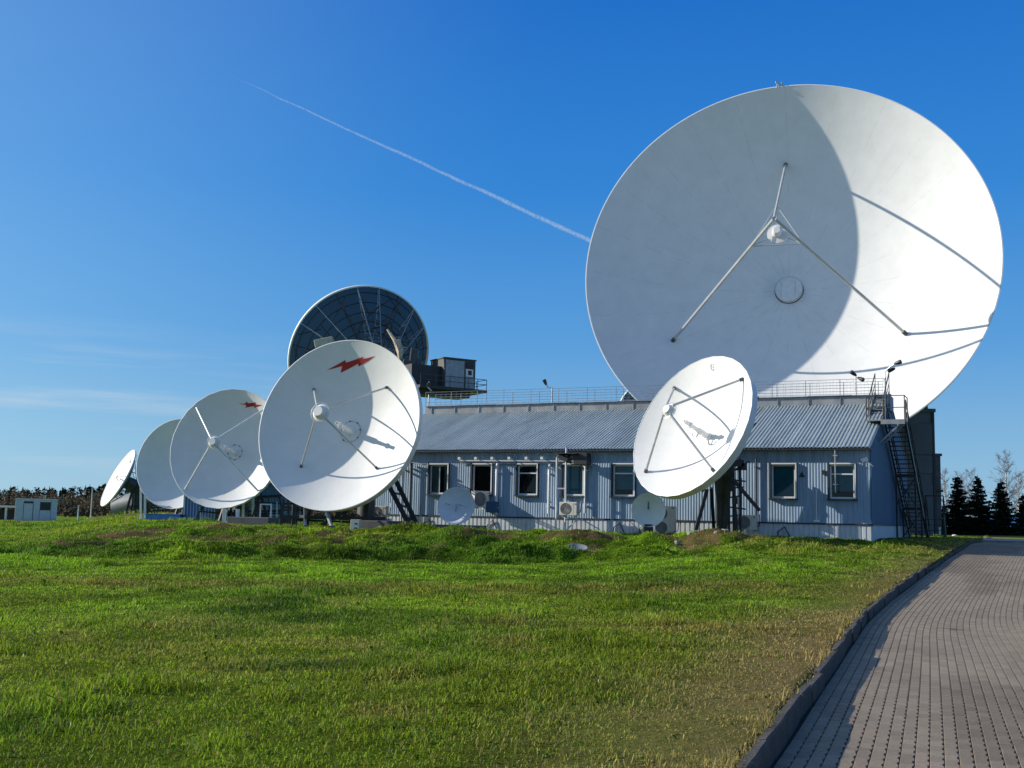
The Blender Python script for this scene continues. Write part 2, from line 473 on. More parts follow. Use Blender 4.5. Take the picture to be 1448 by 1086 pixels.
def plateau(x, y):
    """height of the raised building pad, its bank and the sloping road"""
    q = x / np.maximum(y, 8)
    ramp = .95 * np.clip((y - 20) / 27, 0, 1)
    ramp = np.where(ramp < .1, ramp ** 2 / .2 + 0 * ramp, ramp - .05) / .9 * .95
    ramp = np.clip(ramp, 0, .95)
    jig = 1.4 * (fbm(x, y * .2, 5, 3, 5) - .5)
    bank = .34 * sst(37.0 + jig, 38.0 + jig, y) + .50 * sst(39.6 + jig * 1.6, 43.0 + jig, y)
    wr = sst(.04, .22, q)
    z = bank * (1 - wr) + ramp * wr
    z = z * sst(-.425, -.31, q)
    z = z * (1 - sst(115, 190, y))
    return z

def ground_z(x, y):
    z = plateau(x, y)
    o = x - kerb_x(y)
    lump = (fbm(x, y, 2.2, 4, 21) - .5)
    fine = (fbm(x, y, .55, 3, 33) - .5) * 1.15
    bankish = sst(34, 38, y) * (1 - sst(44, 47, y))
    q = x / np.maximum(y, 8)
    amp = .10 + .42 * bankish * (1 - sst(.2, .36, q)) + .08 * sst(8, 25, y) * (1 - sst(.1, .3, q))
    amp = amp * sst(-.05, -1.5, o)
    near = sst(60, 46, y) * .75 + .25
    z = z + .142 + near * (amp * lump * 1.3 + (.05 + .30 * bankish) * fine * sst(-.05, -.8, o))
    # heaps of dug soil in front of the building and a mound behind the far dishes
    for (hx, hy, hr, hh) in HEAPS:
        z = z + hh * np.exp(-(((x - hx) / hr[0]) ** 2 + ((y - hy) / hr[1]) ** 2)) * (.25 + 1.5 * fbm(x, y, .55, 3, 44))
    return z

def _heap(px, py, Y, rx, ry, h):
    p = at(px, py, Y); return (p[0], p[1], (rx, ry), h)
HEAPS = [_heap(985, 754, 42.0, 2.2, .7, .24), _heap(1075, 760, 41.5, 2.0, .6, .14), _heap(800, 770, 42.0, 1.4, .5, .24), _heap(690, 765, 42.0, 2.2, .6, .16),
         _heap(590, 752, 45.5, 1.6, .5, .25), _heap(335, 750, 44.0, 2.2, .7, .25), _heap(160, 730, 82, 5.0, 3.5, .28), _heap(230, 727, 84, 4.5, 3.0, .35), _heap(700, 788, 38, 6, .7, .12)]

ROAD_W = 9.0
TUFTS = [(-.25, 16.2, .55, .35), (.45, 15.9, .5, .25), (1.9, 13.2, .9, .35), (-3.2, 8.0, .6, .4), (1.2, 9.6, .5, .3), (-2.0, 11.5, .8, .3), (-4.6, 13.0, .9, .4), (2.4, 19.5, 1.4, .5), (-.9, 22.0, 1.2, .4)]
def turf_color(x, y, o):
    n1 = fbm(x, y * .62, 3.4, 4, 71)
    n2 = fbm(x, y, .9, 3, 83)
    n3 = fbm(x, y * .5, 8.0, 3, 95)
    G = np.stack([np.full_like(x, .175), np.full_like(x, .315), np.full_like(x, .014)], -1)
    D = np.array([.065, .15, .010]); Yc = np.array([.29, .345, .022]); B = np.array([.29, .235, .06])
    def lerp(a, b, w): return a * (1 - w[..., None]) + b * w[..., None]
    c = lerp(G, D, sst(.47, .68, n1) * .75)
    c = c * (.62 + .76 * sst(.25, .75, n2))[..., None]
    c = lerp(c, Yc, sst(.5, .74, n3) * .5)
    c = lerp(c, B, sst(.6, .78, n2 * .45 + fbm(x, y * .35, 4.5, 4, 123) * .6) * .6)
    for tx, ty, tr_x, tr_y in TUFTS:
        c = lerp(c, np.array([.035, .10, .008]), .85 * np.exp(-((x - tx) / tr_x) ** 2 - ((y - ty) / tr_y) ** 2) * sst(.3, .6, n2))
    # dry strip along the kerb, widest in the foreground
    dry = sst(-2.1, .1, o + 2.2 * (n1 - .5) + 1.0 * (n2 - .5)) * (1 - .55 * sst(14, 34, y))
    c = lerp(c, np.array([.36, .25, .115]), dry * .8)
    # worn tracks across the field
    tr = np.exp(-((y - 23.5 - 1.5 * n1 - .05 * x) / 1.8) ** 2) + .8 * np.exp(-((y - 17.2 + 1.4 * n3 - .03 * x) / .9) ** 2) * sst(-4, 2, x)
    c = lerp(c, np.array([.25, .21, .05]), np.clip(tr, 0, 1) * (.35 + .6 * sst(.40, .62, n2)) * .95)
    return c

def soil_w(x, y):
    w = np.zeros_like(x)
    for i, (hx, hy, hr, hh) in enumerate(HEAPS):
        k = (1, .8, 1, .8, .2, .8, .7, .8, 0)[i]
        w = np.maximum(w, k * np.exp(-(((x - hx) / (hr[0] * 1.0)) ** 2 + ((y - hy) / (hr[1] * 1.1)) ** 2)))
    bank = sst(37, 40, y) * (1 - sst(43, 45, y))
    w = w + .75 * bank * sst(.46, .62, fbm(x, y, 1.5, 4, 61))
    w = np.maximum(w, .55 * sst(44.5, 46.5, y) * (1 - sst(60, 66, y)) * sst(.38, .6, fbm(x, y, 1.3, 3, 64)) * (x > -14))
    return np.clip(sst(.3, .65, w + .5 * (fbm(x, y, .7, 3, 62) - .5) * (w > .05)), 0, 1)

def make_ground():
    ys = [-14.0]
    while ys[-1] < 4200:
        y = ys[-1]
        ys.append(y + (.22 if y < 30 else .16 if y < 46 else .35 if y < 60 else .02 * y))
    ys = np.array(ys)
    os_ = [0.045]
    while os_[-1] < 4200:
        o = os_[-1]
        os_.append(o + (.16 if o < 14 else .26 if o < 36 else .02 * o + .0))
    left = -np.array(os_[::-1])
    right = np.array([-.025, .03, .5, 2, 5, 9, 9.3, 9.6, 12, 16, 22, 30, 45, 70, 110, 180, 300, 600, 1200, 2500, 4200.])
    O = np.concatenate([left, right])
    YY, OO = np.meshgrid(ys, O, indexing='ij')
    XX = kerb_x(YY) + OO
    Z = ground_z(XX, YY)
    under = ((OO > -.03) & (OO < ROAD_W + .4) & (YY < 62.5))
    Z = np.where(under, plateau(XX, YY) - .35, Z)
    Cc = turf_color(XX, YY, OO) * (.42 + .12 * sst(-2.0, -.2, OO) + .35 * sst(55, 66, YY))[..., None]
    sw = soil_w(XX, YY)
    Cc = Cc * (1 - .85 * sw[..., None]) + np.array([.11, .07, .036]) * sw[..., None] * (.6 + .8 * fbm(XX, YY, .5, 3, 99))[..., None]
    V = np.stack([XX, YY, Z], -1).reshape(-1, 3)
    ny, no = YY.shape
    i = np.arange(ny - 1)[:, None] * no + np.arange(no - 1)[None]
    q = np.stack([i, i + 1, i + no + 1, i + no], -1).reshape(-1)
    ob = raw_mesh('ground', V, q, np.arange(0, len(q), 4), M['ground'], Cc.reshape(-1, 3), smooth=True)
    tag(ob, kind='structure')
make_ground()

# exclusion discs/boxes where no blades grow are tested in building coordinates further down
P0 = np.array([14.32, 45.0, 0.0])
UX = np.array([.906, -.4226, 0]); UX /= np.linalg.norm(UX)      # along the facade, to the right
WY = np.array([-UX[1], UX[0], 0])                             # into the building
def bld(x, y):  # world -> building local
    dx, dy = x - P0[0], y - P0[1]
    return dx * UX[0] + dy * UX[1], dx * WY[0] + dy * WY[1]

def make_grass():
    n = 1000000
    a = .15
    y0, y1 = 5.2, 62.0
    r = rng.random(n)
    y = ((y1 ** (1 - a) - y0 ** (1 - a)) * r + y0 ** (1 - a)) ** (1 / (1 - a))
    q = -.60 + 1.14 * rng.random(n)
    x = q * y - rng.random(n) * 3.0 * np.clip((.2 - q) / .8, 0, 1) ** 2
    far = rng.random(n) < .09
    y = np.where(far, 60 + 45 * rng.random(n), y); x = np.where(far, (-.62 + .5 * rng.random(n)) * y, x)
    # gather a share of the blades in tufts
    k = rng.random(n) < .35
    cell = .16 + .01 * y
    jx = (np.floor(x / cell) + .5) * cell; jy = (np.floor(y / cell) + .5) * cell
    hsh = (np.sin(jx * 91.7 + jy * 47.3) * 43758.5) % 1.0
    kk = k & (hsh > .55)
    x = np.where(kk, jx + (hsh - .5) * cell + rng.normal(0, .16, n) * cell, x)
    y = np.where(kk, jy + ((hsh * 7) % 1 - .5) * cell + rng.normal(0, .16, n) * cell, y)
    o = x - kerb_x(y)
    lx, ly = bld(x, y)
    ok = (o < -.035) & ~((lx > -24.5) & (lx < 1.8) & (ly > -.25) & (ly < 17))
    sw = soil_w(x, y)
    ok &= rng.random(n) > sw * .72
    dry = sst(-3.0, -.2, o)
    ok &= rng.random(n) > dry * .25 * (1 - sst(14, 30, y))
    # coarser tussocks on the mound and the ground behind the far dishes
    x, y, o, sw, kk = x[ok], y[ok], o[ok], sw[ok], kk[ok]
    n = len(x)
    z = ground_z(x, y) - .012
    tall = sst(.5, .72, fbm(x, y * .62, 3.4, 4, 71))
    big = fbm(x, y, 1.1, 3, 140)
    h = (.022 + .040 * rng.random(n) ** 1.8) * (1 + .4 * tall + 1.7 * sst(.6, .74, big)) * (1 + y / 110 + np.where(y > 62, 1.2, 0)) * np.where(kk, 1.2, 1)
    for tx, ty, tr_x, tr_y in TUFTS: h *= 1 + 1.5 * np.exp(-((x - tx) / tr_x) ** 2 - ((y - ty) / tr_y) ** 2) * rng.random(n)
    h *= 1 - .5 * sst(-2.4, -.1, o)
    h *= 1 + .25 * sst(35, 38, y) * (1 - sst(43, 46, y))
    w = (.0030 + .0028 * rng.random(n)) * (1 + y / 10)
    weed = (rng.random(n) < .05) & kk
    stalk = rng.random(n) < .003
    edge = (o > -.16) & (fbm(x, y, .7, 2, 310) > .52) & (rng.random(n) < .5)
    w = np.where(weed, w * 3.2, np.where(stalk, w * .6, w))
    h = np.where(weed, h * .8 + .02, np.where(stalk, h * 1.7 + .02, np.where(edge, h * 2.6 + .03, h)))
    th = rng.random(n) * 2 * np.pi
    lean = .25 + .95 * rng.random(n)
    lean = np.where(weed, 1.25, np.where(stalk, .3, lean))
    dx, dy = np.cos(th), np.sin(th)
    ph = th + np.pi / 2 + rng.normal(0, .5, n)
    wx, wy = np.cos(ph) * w / 2, np.sin(ph) * w / 2
    b = np.stack([x, y, z], -1)
    side = np.stack([wx, wy, np.zeros(n)], -1)
    mid = b + np.stack([dx * h * lean * .35, dy * h * lean * .35, h * .62], -1)
    tip = b + np.stack([dx * h * lean * 1.05, dy * h * lean * 1.05, h * (1.05 - .62 * lean)], -1)
    V = np.stack([b - side, b + side, mid - side * .8, mid + side * .8, tip], 1).reshape(-1, 3)
    base = np.arange(n)[:, None] * 5
    loops = (base + np.array([0, 1, 3, 2, 2, 3, 4])[None]).ravel()
    starts = (np.arange(n)[:, None] * 7 + np.array([0, 4])[None]).ravel()
    c = turf_color(x, y, o)
    c = c * (.55 + 1.45 * rng.random(n) ** 1.3)[:, None]
    straw = rng.random(n) < (.035 + .16 * dry[ok])
    c = np.where(straw[:, None], np.array([.36, .30, .13]) * (.6 + .6 * rng.random(n))[:, None], c)
    c = np.where(weed[:, None], np.array([.07, .17, .015]) * (.6 + .7 * rng.random(n))[:, None], c)
    c = np.where(stalk[:, None], np.array([.42, .33, .15]), c)
    c = np.where((rng.random(n) < .0005)[:, None], np.array([.8, .8, .75]), c)
    c = c * np.stack([.9 + .25 * rng.random(n), np.ones(n), np.ones(n)], -1)
    Cc = np.repeat(c, 5, 0)
    ob = raw_mesh('grass', V, loops, starts, M['blade'], Cc)
    tag(ob, 'short rough lawn with dry brown patches and darker tufts', 'grass', kind='stuff')
make_grass()

# ------------------------------------------------------------------ road of wavy concrete pavers, its kerb
def kerb_pt(s, o):
    i = np.clip(s, 0, 139.8)
    hx = np.interp(i, _s, np.sin(_head)); hy = np.interp(i, _s, np.cos(_head))
    return np.interp(i, _s, KX) + o * hy, np.interp(i, _s, KY) - o * hx

def make_road():
    PW, PL, gap = .100, .20, .0045
    nc, nr = int((ROAD_W - .12) / PW), 325
    J, I = np.meshgrid(np.arange(nc), np.arange(int(68 / PL)))
    J, I = J.ravel(), I.ravel()
    n = len(J)
    o0 = .05 + J * PW
    s0 = I * PL + (J % 2) * PL / 2
    # outline: a drainage notch on one long side
    zz = .012
    ring = np.array([(0, 0), (PW, 0), (PW, .27), (PW - zz, .33), (PW - zz, .72), (PW, .78), (PW, 1), (0, 1), (0, .66), (0, .33)])
    ring = ring.copy(); ring[:, 1] *= PL
    ctr = np.array([PW / 2, PL / 2])
    outer = ctr + (ring - ctr) * np.array([1 - gap / PW, 1 - gap * .6 / PL])
    inner = ctr + (ring - ctr) * np.array([1 - (gap + .006) / PW, 1 - (gap * .6 + .004) / PL])
    dz = rng.normal(0, .0010, n)
    tl = rng.normal(0, .0045, (n, 2))
    wav = .03 * (fbm(o0 * 1.0, s0, 3.0, 3, 201) - .5)
    sunk = -.006 * np.exp(-(((o0 - 1.25) / .4) ** 2 + ((s0 - 29) / .8) ** 2))
    rows = []
    for pts, drop in ((outer, -.022), (outer, -.003), (inner, 0.0)):
        o = o0[:, None] + pts[None, :, 0]; s = s0[:, None] + pts[None, :, 1]
        X, Y = kerb_pt(s, o)
        Z = plateau(X, Y) + drop + (dz + wav + sunk)[:, None] + tl[:, :1] * (pts[None, :, 0] - ctr[0]) + tl[:, 1:] * (pts[None, :, 1] - ctr[1])
        rows.append(np.stack([X, Y, Z], -1))
    V = np.concatenate(rows, 1)           # n x 30 x 3
    b = np.arange(n)[:, None] * 30
    quads = []
    for lev in (0, 1):
        for j in range(10):
            k = (j + 1) % 10
            quads += [lev * 10 + j, lev * 10 + k, lev * 10 + 10 + k, lev * 10 + 10 + j]
    tmpl = np.array(quads + list(range(20, 30)))
    st = np.array(list(range(0, 80, 4)) + [80])
    loops = (b + tmpl[None]).ravel()
    starts = (np.arange(n)[:, None] * 90 + st[None]).ravel()
    base = np.array([.295, .24, .176])
    patch = .88 + .28 * fbm(o0, s0, 2.6, 4, 220)
    k = (.88 + .22 * rng.random(n)) * patch * (1 - .25 * sst(.6, .72, fbm(o0, s0 * .25, 1.6, 4, 260)))
    stain = sst(.62, .75, fbm(o0, s0 * .6, .8, 3, 231))
    k *= 1 - .12 * stain
    dk = np.exp(-(((o0 - 1.3) / .22) ** 2 + ((s0 - 29) / .35) ** 2)) * (rng.random(n) < .6)
    k *= 1 - .6 * dk
    tint = np.stack([1 + .02 * rng.normal(0, 1, n), np.ones(n), 1 + .02 * rng.normal(0, 1, n)], -1)
    C = np.repeat(base[None] * k[:, None] * tint, 30, 0)
    ob = raw_mesh('road', V.reshape(-1, 3), loops, starts, M['paver'], C)
    tag(ob, kind='structure')
    # sand bed below the joints
    ss = np.arange(0, 78, .5); oo = np.array([.02, 2, 4, 6, ROAD_W + .2])
    S, O = np.meshgrid(ss, oo, indexing='ij')
    X, Y = kerb_pt(S, O)
    Z = plateau(X, Y) - .0165 + .03 * (fbm(O, S, 3.0, 3, 201) - .5) - .012 * (S > 68)
    Vb = np.stack([X, Y, Z], -1).reshape(-1, 3); no = len(oo)
    i = np.arange(len(ss) - 1)[:, None] * no + np.arange(no - 1)[None]
    q = np.stack([i, i + 1, i + no + 1, i + no], -1).ravel()
    tag(raw_mesh('road_bed', Vb, q, np.arange(0, len(q), 4), M['bed']), kind='structure')
    # kerb of separate concrete lengths, uneven, set low beyond the bend
    k = MB()
    s = 0.0
    while s < 70:
        L = 1.0
        low = s > 42.5
        lift = random.gauss(0, .014); sk = random.gauss(0, .014); sk2 = random.gauss(0, .014)
        if low: lift -= .10
        seg = 4
        vs = []
        for i in range(seg + 1):
            a = s + .010 + (L - .020) * i / seg
            ob_ = sk + (sk2 - sk) * i / seg
            for (o, zz) in ((-.055 + ob_, -.3), (-.055 + ob_, .158), (-.048 + ob_, .170), (.008 + ob_, .170), (.022 + ob_, .156), (.025 + ob_, -.3)):
                X, Y = kerb_pt(np.array(a), np.array(o))
                vs.append((float(X), float(Y), float(plateau(np.array([X]), np.array([Y]))[0]) + zz + lift + random.gauss(0, .0015)))
        fs = []
        for i in range(seg):
            for j in range(5):
                fs.append((i * 6 + j, i * 6 + j + 1, (i + 1) * 6 + j + 1, (i + 1) * 6 + j))
        fs.append((5, 4, 3, 2, 1, 0)); e = seg * 6; fs.append((e, e + 1, e + 2, e + 3, e + 4, e + 5))
        k.add(vs, fs)
        s += L
    tag(k.build('kerb', M['kerb']), kind='structure')
make_road()

# cross pavement strip where the road ends
pv = MB()
a, b_ = kerb_pt(np.array(69.0), np.array(-3.5)), kerb_pt(np.array(69.0), np.array(22.))
c_, d_ = kerb_pt(np.array(71.2), np.array(22.)), kerb_pt(np.array(71.2), np.array(-3.5))
pv.add([(*a, 1.02), (*b_, 1.02), (*c_, 1.10), (*d_, 1.10), (*a, .6), (*b_, .6)], [(0, 1, 2, 3), (4, 5, 1, 0)])
tag(pv.build('pavement', M['concrete']), kind='structure')

# ------------------------------------------------------------------ satellite dishes
def axes(az, el):
    az, el = R_(az), R_(el)
    n = np.array([-math.sin(az) * math.cos(el), -math.cos(az) * math.cos(el), math.sin(el)])
    r = np.cross(np.array([0, 0, 1.0]), n); r /= np.linalg.norm(r)
    u = np.cross(n, r)
    return r, u, n

def gz1(x, y):
    return float(ground_z(np.array([float(x)]), np.array([float(y)]))[0])

class Dish:
    def __init__(s, name, label, cat, c, R, az, el, fd, base=None, group=None):
        s.r, s.u, s.n = axes(az, el)
        s.R = R; s.fl = 2 * R * fd; s.H = R * R / (4 * s.fl)
        s.v = np.array(c, float) - s.n * s.H
        base = base if base is not None else (s.v[0], s.v[1] + .3, gz1(s.v[0], s.v[1]))
        s.o = np.array(base, float)
        s.root = empty(name, tuple(s.o), 0, label, cat, group)
        s.fr = (s.v, s.r, s.u, s.n)
    def L(s, x, y, z): return s.v + s.r * x + s.u * y + s.n * z
    def S(s, rho, ang, dz=0.0):
        a = R_(ang); rr = rho * s.R
        return s.L(rr * math.cos(a), rr * math.sin(a), rr * rr / (4 * s.fl) + dz)
    def ax(s, rr, ang, z):
        a = R_(ang); return s.L(rr * math.cos(a), rr * math.sin(a), z)
    def part(s, mb, name, m, parent=None, smooth=False, bevel=0):
        ob = mb.build(name, m, parent or s.root, smooth, bevel, s.o)
        return ob
    def reflector(s, m, seg=128, rings=28, thick=.05, skirt=.0, back=None, skirt_mat=None):
        # one lathe with a polar map (u = turn, v = radius)
        prof = [(s.R * i / rings, (s.R * i / rings) ** 2 / (4 * s.fl)) for i in range(rings + 1)]
        prof[0] = (.004, 0)
        mb = MB(); mb.lathe(s.fr, prof, seg)
        ob = s.part(mb, 'reflector', m, smooth=True)
        uv = ob.data.uv_layers.new(name='UVMap')
        li = np.zeros(len(ob.data.loops), np.int32); ob.data.loops.foreach_get('vertex_index', li)
        u = (li % seg) / seg; v = (li // seg) / rings
        # unwrap the closing column
        uq = u.reshape(-1, 4); wrap = (uq.max(1) - uq.min(1)) > .5
        uq[wrap] = np.where(uq[wrap] < .5, uq[wrap] + 1, uq[wrap])
        uv.data.foreach_set('uv', np.stack([uq.ravel(), v], -1).astype(np.float32).ravel())
        mb = MB()
        R2 = s.R + thick
        pk = [(s.R, s.H), (s.R + .004, s.H + .012), (R2, s.H + .006)]
        sk = skirt if skirt else .05
        pk += [(R2 - .12 * sk, s.H - sk), (s.R - .3 * sk, s.H - sk)]
        mb.lathe(s.fr, pk, seg)
        s.part(mb, 'rim', skirt_mat or M['white'], smooth=True)
        mb = MB()
        bo = .02 * s.R + .03
        bp = [((s.R - .3 * sk) * i / 16 + .003, max((s.R * i / 16) ** 2 / (4 * s.fl) - bo, -bo)) for i in range(17)]
        mb.lathe(s.fr, bp, seg)
        s.part(mb, 'back_shell', back or M['back'], smooth=True)
    def struts(s, rho, angs, z1, r1, rad, m=None, aoff=0, n=8, foot=True):
        for a in angs:
            mb = MB()
            p = s.S(rho, a, 0.0); q = s.ax(r1, a + aoff, z1)
            mb.tube([p - (q - p) * .005, q], rad, n)
            ob = s.part(mb, 'strut', m or M['strut'], smooth=True)
            if foot:
                f = MB(); f.tube([p, p + (q - p) / np.linalg.norm(q - p) * rad * 3], rad * 1.45, 8)
                s.part(f, 'strut_foot', M['darkgrey'], ob, smooth=True)
    def subreflector(s, z, rad, depth, m=None, ring=True):
        mb = MB()
        mb.lathe(s.fr, [(.003, z - depth * .55), (rad * .35, z - depth * .45), (rad * .75, z - depth * .15), (rad, z), (rad * 1.0, z + depth * .25),
                        (rad * .8, z + depth * .35), (rad * .55, z + depth), (.003, z + depth)], 40)
        s.part(mb, 'subreflector', m or M['white'], smooth=True)
        if ring:
            rb = MB()
            rb.tube([s.ax(rad * 1.12, a, z + depth * .3) for a in np.linspace(0, 360, 33)], rad * .05, 6, caps=False)
            s.part(rb, 'subreflector_ring', M['strut'], smooth=True)
    def horn(s, L, r0, ring=None, m=None):
        mb = MB()
        mb.lathe(s.fr, [(r0 * 1.35, 0), (r0 * 1.35, L * .06), (r0, L * .07), (r0, L * .42), (r0 * .7, L * .46), (r0 * .62, L * .7), (r0 * 1.0, L * .73), (r0 * .9, L * .8), (r0 * .6, L * .82),
                        (r0 * .62, L), (r0 * .4, L), (r0 * .35, L * .9), (.003, L * .9)], 24)
        s.part(mb, 'feed_horn', m or M['white'], smooth=True)
        if ring:
            zr = ring * ring / (4 * s.fl)
            rb = MB(); rb.lathe(s.fr, [(ring * .97, zr - .02), (ring * .97, zr + .02), (ring * 1.03, zr + .025), (ring * 1.03, zr - .02)], 40)
            s.part(rb, 'hub_ring', M['strut'], smooth=True)
            rb = MB(); rb.lathe(s.fr, [(r0 * 1.3, .01 + (r0 * 1.3) ** 2 / 4 / s.fl), (ring * .96, zr + .012)], 40)
            s.part(rb, 'hub_plate', M['white'], smooth=True)
            for k in range(8):
                b = MB(); a = 360 / 8 * k + 10
                b.tube([s.ax(ring, a, zr), s.ax(ring, a, zr + .07)], .03, 6)
                s.part(b, 'hub_bolt', M['darkgrey'])
    def emblem(s, poly, m, name='lightning_emblem'):
        bm = bmesh.new()
        vs = [bm.verts.new((x * s.R, y * s.R, 0)) for x, y in poly]
        bm.faces.new(vs)
        bmesh.ops.triangulate(bm, faces=bm.faces[:])
        for _ in range(3):
            bmesh.ops.subdivide_edges(bm, edges=[e for e in bm.edges if e.calc_length() > .06 * s.R], cuts=1)
            bmesh.ops.triangulate(bm, faces=bm.faces[:])
        mb = MB()
        vv = []
        for v in bm.verts:
            x, y = v.co.x, v.co.y
            vv.append(s.L(x, y, (x * x + y * y) / (4 * s.fl) + .004 * s.R))
        bm.verts.index_update()
        ff = []
        for f in bm.faces:
            idx = [v.index for v in f.verts]
            if f.normal.z < 0: idx = idx[::-1]
            ff.append(tuple(idx))
        bm.free()
        mb.add(vv, ff)
        return s.part(mb, name, m)
    def backframe(s, nrib, depth, rh, m, skirt):
        """radial trusses between the rim and a hub drum behind the vertex, and hoops"""
        zb = -depth
        mb = MB(); mb.lathe(s.fr, [(.01, zb - .12 * depth), (rh, zb - .1 * depth), (rh * 1.05, zb), (rh, -.05 * s.R)], 24)
        s.part(mb, 'hub_drum', m, smooth=True)
        for k in range(nrib):
            a = 360 / nrib * k + 3
            t = MB()
            w = .012 * s.R
            pr = s.ax(s.R * .97, a, .94 * s.H - max(skirt, .05) - .03 * s.R); ph = s.ax(rh, a, zb)
            t.beam(pr, ph, w)
            for f in (.25, .5, .75):
                c = ph + (pr - ph) * f
                rr = rh + (s.R * .97 - rh) * f
                t.beam(c, s.ax(rr * .93, a, (rr * .93) ** 2 / (4 * s.fl) - .045 * s.R), w * .7)
            s.part(t, 'rib', m)

def legset(d, tops, feet, w, m, name='leg', shoe=None):
    for p, q in zip(tops, feet):
        mb = MB(); mb.beam(p, q, w)
        ob = d.part(mb, name, m)
        if shoe:
            b = MB(); q = np.array(q, float)
            b.obox(q + np.array([0, 0, .06]), (w * 1.1, 0, 0), (0, w * 1.1, 0), (0, 0, .07))
            d.part(b, 'foot_plate', shoe, ob)

def ground_pt(px, py, Y, dz=0.0):
    p = at(px, py, Y); p[2] = gz1(p[0], p[1]) + dz; return p

# ---- the huge dish
G = Dish('giant_satellite_dish', 'huge white satellite dish towering behind the blue building, tripod feed, half in shade', 'satellite dish',
         (16.93, 70, 18.15), 12.76, 18.5, 12.7, .331, base=(19.6, 79.0, 9.0))
G.reflector(M['refl_big'], 192, 40, .07, .35, back=M['back'])
# tripod
apex_z = G.fl + 1.95
G.struts(.66, (91, -150, -30), apex_z, .06, .095, M['strut'])
sub = MB()
zc = G.fl
sub.lathe(G.fr, [(.01, zc - .4), (.3, zc - .36), (.5, zc - .24), (.62, zc - .04), (.62, zc + .03), (.3, zc + .06), (.27, zc + .45), (.2, zc + .55), (.01, zc + .55)], 40)
G.part(sub, 'subreflector', M['white'], smooth=True)
rb = MB()
for a in (91, -150, -30):
    f_ = .2
    p = G.S(.66, a); q = G.ax(.1, a, apex_z); c = q + (p - q) * f_
    rb.tube([c, G.ax(.64, a, zc + .05)], .035, 6)
pp = [G.ax(.1, a, apex_z) + (G.S(.66, a) - G.ax(.1, a, apex_z)) * .2 for a in (91, -150, -30)]
for i in range(3): rb.tube([pp[i], pp[(i + 1) % 3]], .035, 6)
G.part(rb, 'subreflector_bracket', M['strut'], smooth=True)
hc = MB(); zr = .9 ** 2 / 4 / G.fl
hc.lathe(G.fr, [(.90, zr - .05), (.90, zr + .25), (.87, zr + .28), (.01, zr + .30)], 64)
hub = G.part(hc, 'hub_cover', M['refl_fine'], smooth=True)
for sx_ in (-.5, .42):
    hb = MB(); hb.tube([G.L(sx_, -.62, zr + .30), G.L(sx_, .62, zr + .30)], .010, 5)
    G.part(hb, 'cover_strap', M['strut'], hub)
hr = MB(); hr.lathe(G.fr, [(.885, zr + .285), (.915, zr + .29), (.92, zr + .24)], 64); G.part(hr, 'cover_rim', M['strut'])
hr = MB(); hr.lathe(G.fr, [(.90, zr + .03), (.95, zr + .035), (.955, zr - .05)], 64)
G.part(hr, 'hub_gasket', M['trim'], smooth=True)
for k, (dx, h) in enumerate(((-.55, .36), (-.18, .24), (-.42, .2))):
    b = MB(); p = G.L(dx, math.sqrt(G.R ** 2 - dx * dx), G.H)
    b.tube([p + np.array([0, 0, -.05]), p + np.array([0, 0, h])], .03, 6); b.obox(p + np.array([0, 0, h]), (.07, 0, 0), (0, .07, 0), (0, 0, .07))
    G.part(b, 'beacon', M['strut'])
G.backframe(24, 2.6, 2.6, M['galv'], .35)
yk = MB()
hbk = G.L(0, 0, -2.9)
yk.lathe((np.array([19.6, 79.0, 9.0]), np.array([1., 0, 0]), np.array([0, 1., 0]), np.array([0, 0, 1.])), [(3.6, 0), (3.3, 1.5), (2.3, 6.2), (2.3, 7.4), (.01, 7.4)], 32)
G.part(yk, 'pedestal', M['towerwall'], smooth=True)
for sd in (-1, 1):
    y_ = MB(); y_.beam(np.array([19.6, 79, 15.6]) + G.r * 1.9 * sd, G.L(1.9 * sd, -.4, -2.6), .7, 1.2)
    G.part(y_, 'yoke_arm', M['galv'])

# ---- second largest in front (red lightning)
B_EMB = [(-.322, .693), (-.081, .805), (-.075, .777), (.16, .833), (.143, .806), (.323, .828), (.084, .734), (.081, .764), (-.152, .67), (-.126, .743)]
Bd = Dish('satellite_dish', 'large white dish with the largest red lightning bolt, in front of the lattice dish', 'satellite dish',
          (-7.38, 48, 5.46), 3.76, 19.3, 11.9, .367, group='white dishes standing in a line on the lawn')
Bd.reflector(M['refl'], 96, 26, .035, .42)
zf = Bd.fl
Bd.struts(.675, (135, 46, -45, -137), zf + .12, .2, .042, M['strut'])
Bd.subreflector(zf, .37, .32)
Bd.horn(1.35, .13, .47)
Bd.emblem(B_EMB, M['red'])
Bd.backframe(16, 1.0, .8, M['galv'], .42)
back = Bd.L(0, 0, -1.2)
foot = np.array([back[0] + .2, back[1] + .4, gz1(back[0], back[1])])
pb = MB(); pb.tube([foot, foot + np.array([0, 0, 3.2])], [.42, .34], 14); pb.obox(foot + np.array([0, 0, 3.4]), (.6, 0, 0), (0, .5, 0), (0, 0, .5))
Bd.part(pb, 'pedestal', M['darkgrey'], smooth=True)
tops = [at(548, 683, 50.4), at(558, 676, 50.9)]
feet = [ground_pt(583, 748, 50.4), ground_pt(594, 748, 50.9)]
legset(Bd, tops, feet, .2, M['dark'], shoe=M['darkgrey'])
for f in (.2, .45, .7):
    lc_ = MB(); lc_.beam(tops[0] + (feet[0] - tops[0]) * f, tops[1] + (feet[1] - tops[1]) * min(1, f + .12), .08); Bd.part(lc_, 'leg_brace', M['dark'])
for t_ in tops:
    lc_ = MB(); lc_.beam(back, t_, .2); Bd.part(lc_, 'yoke_arm', M['dark'])
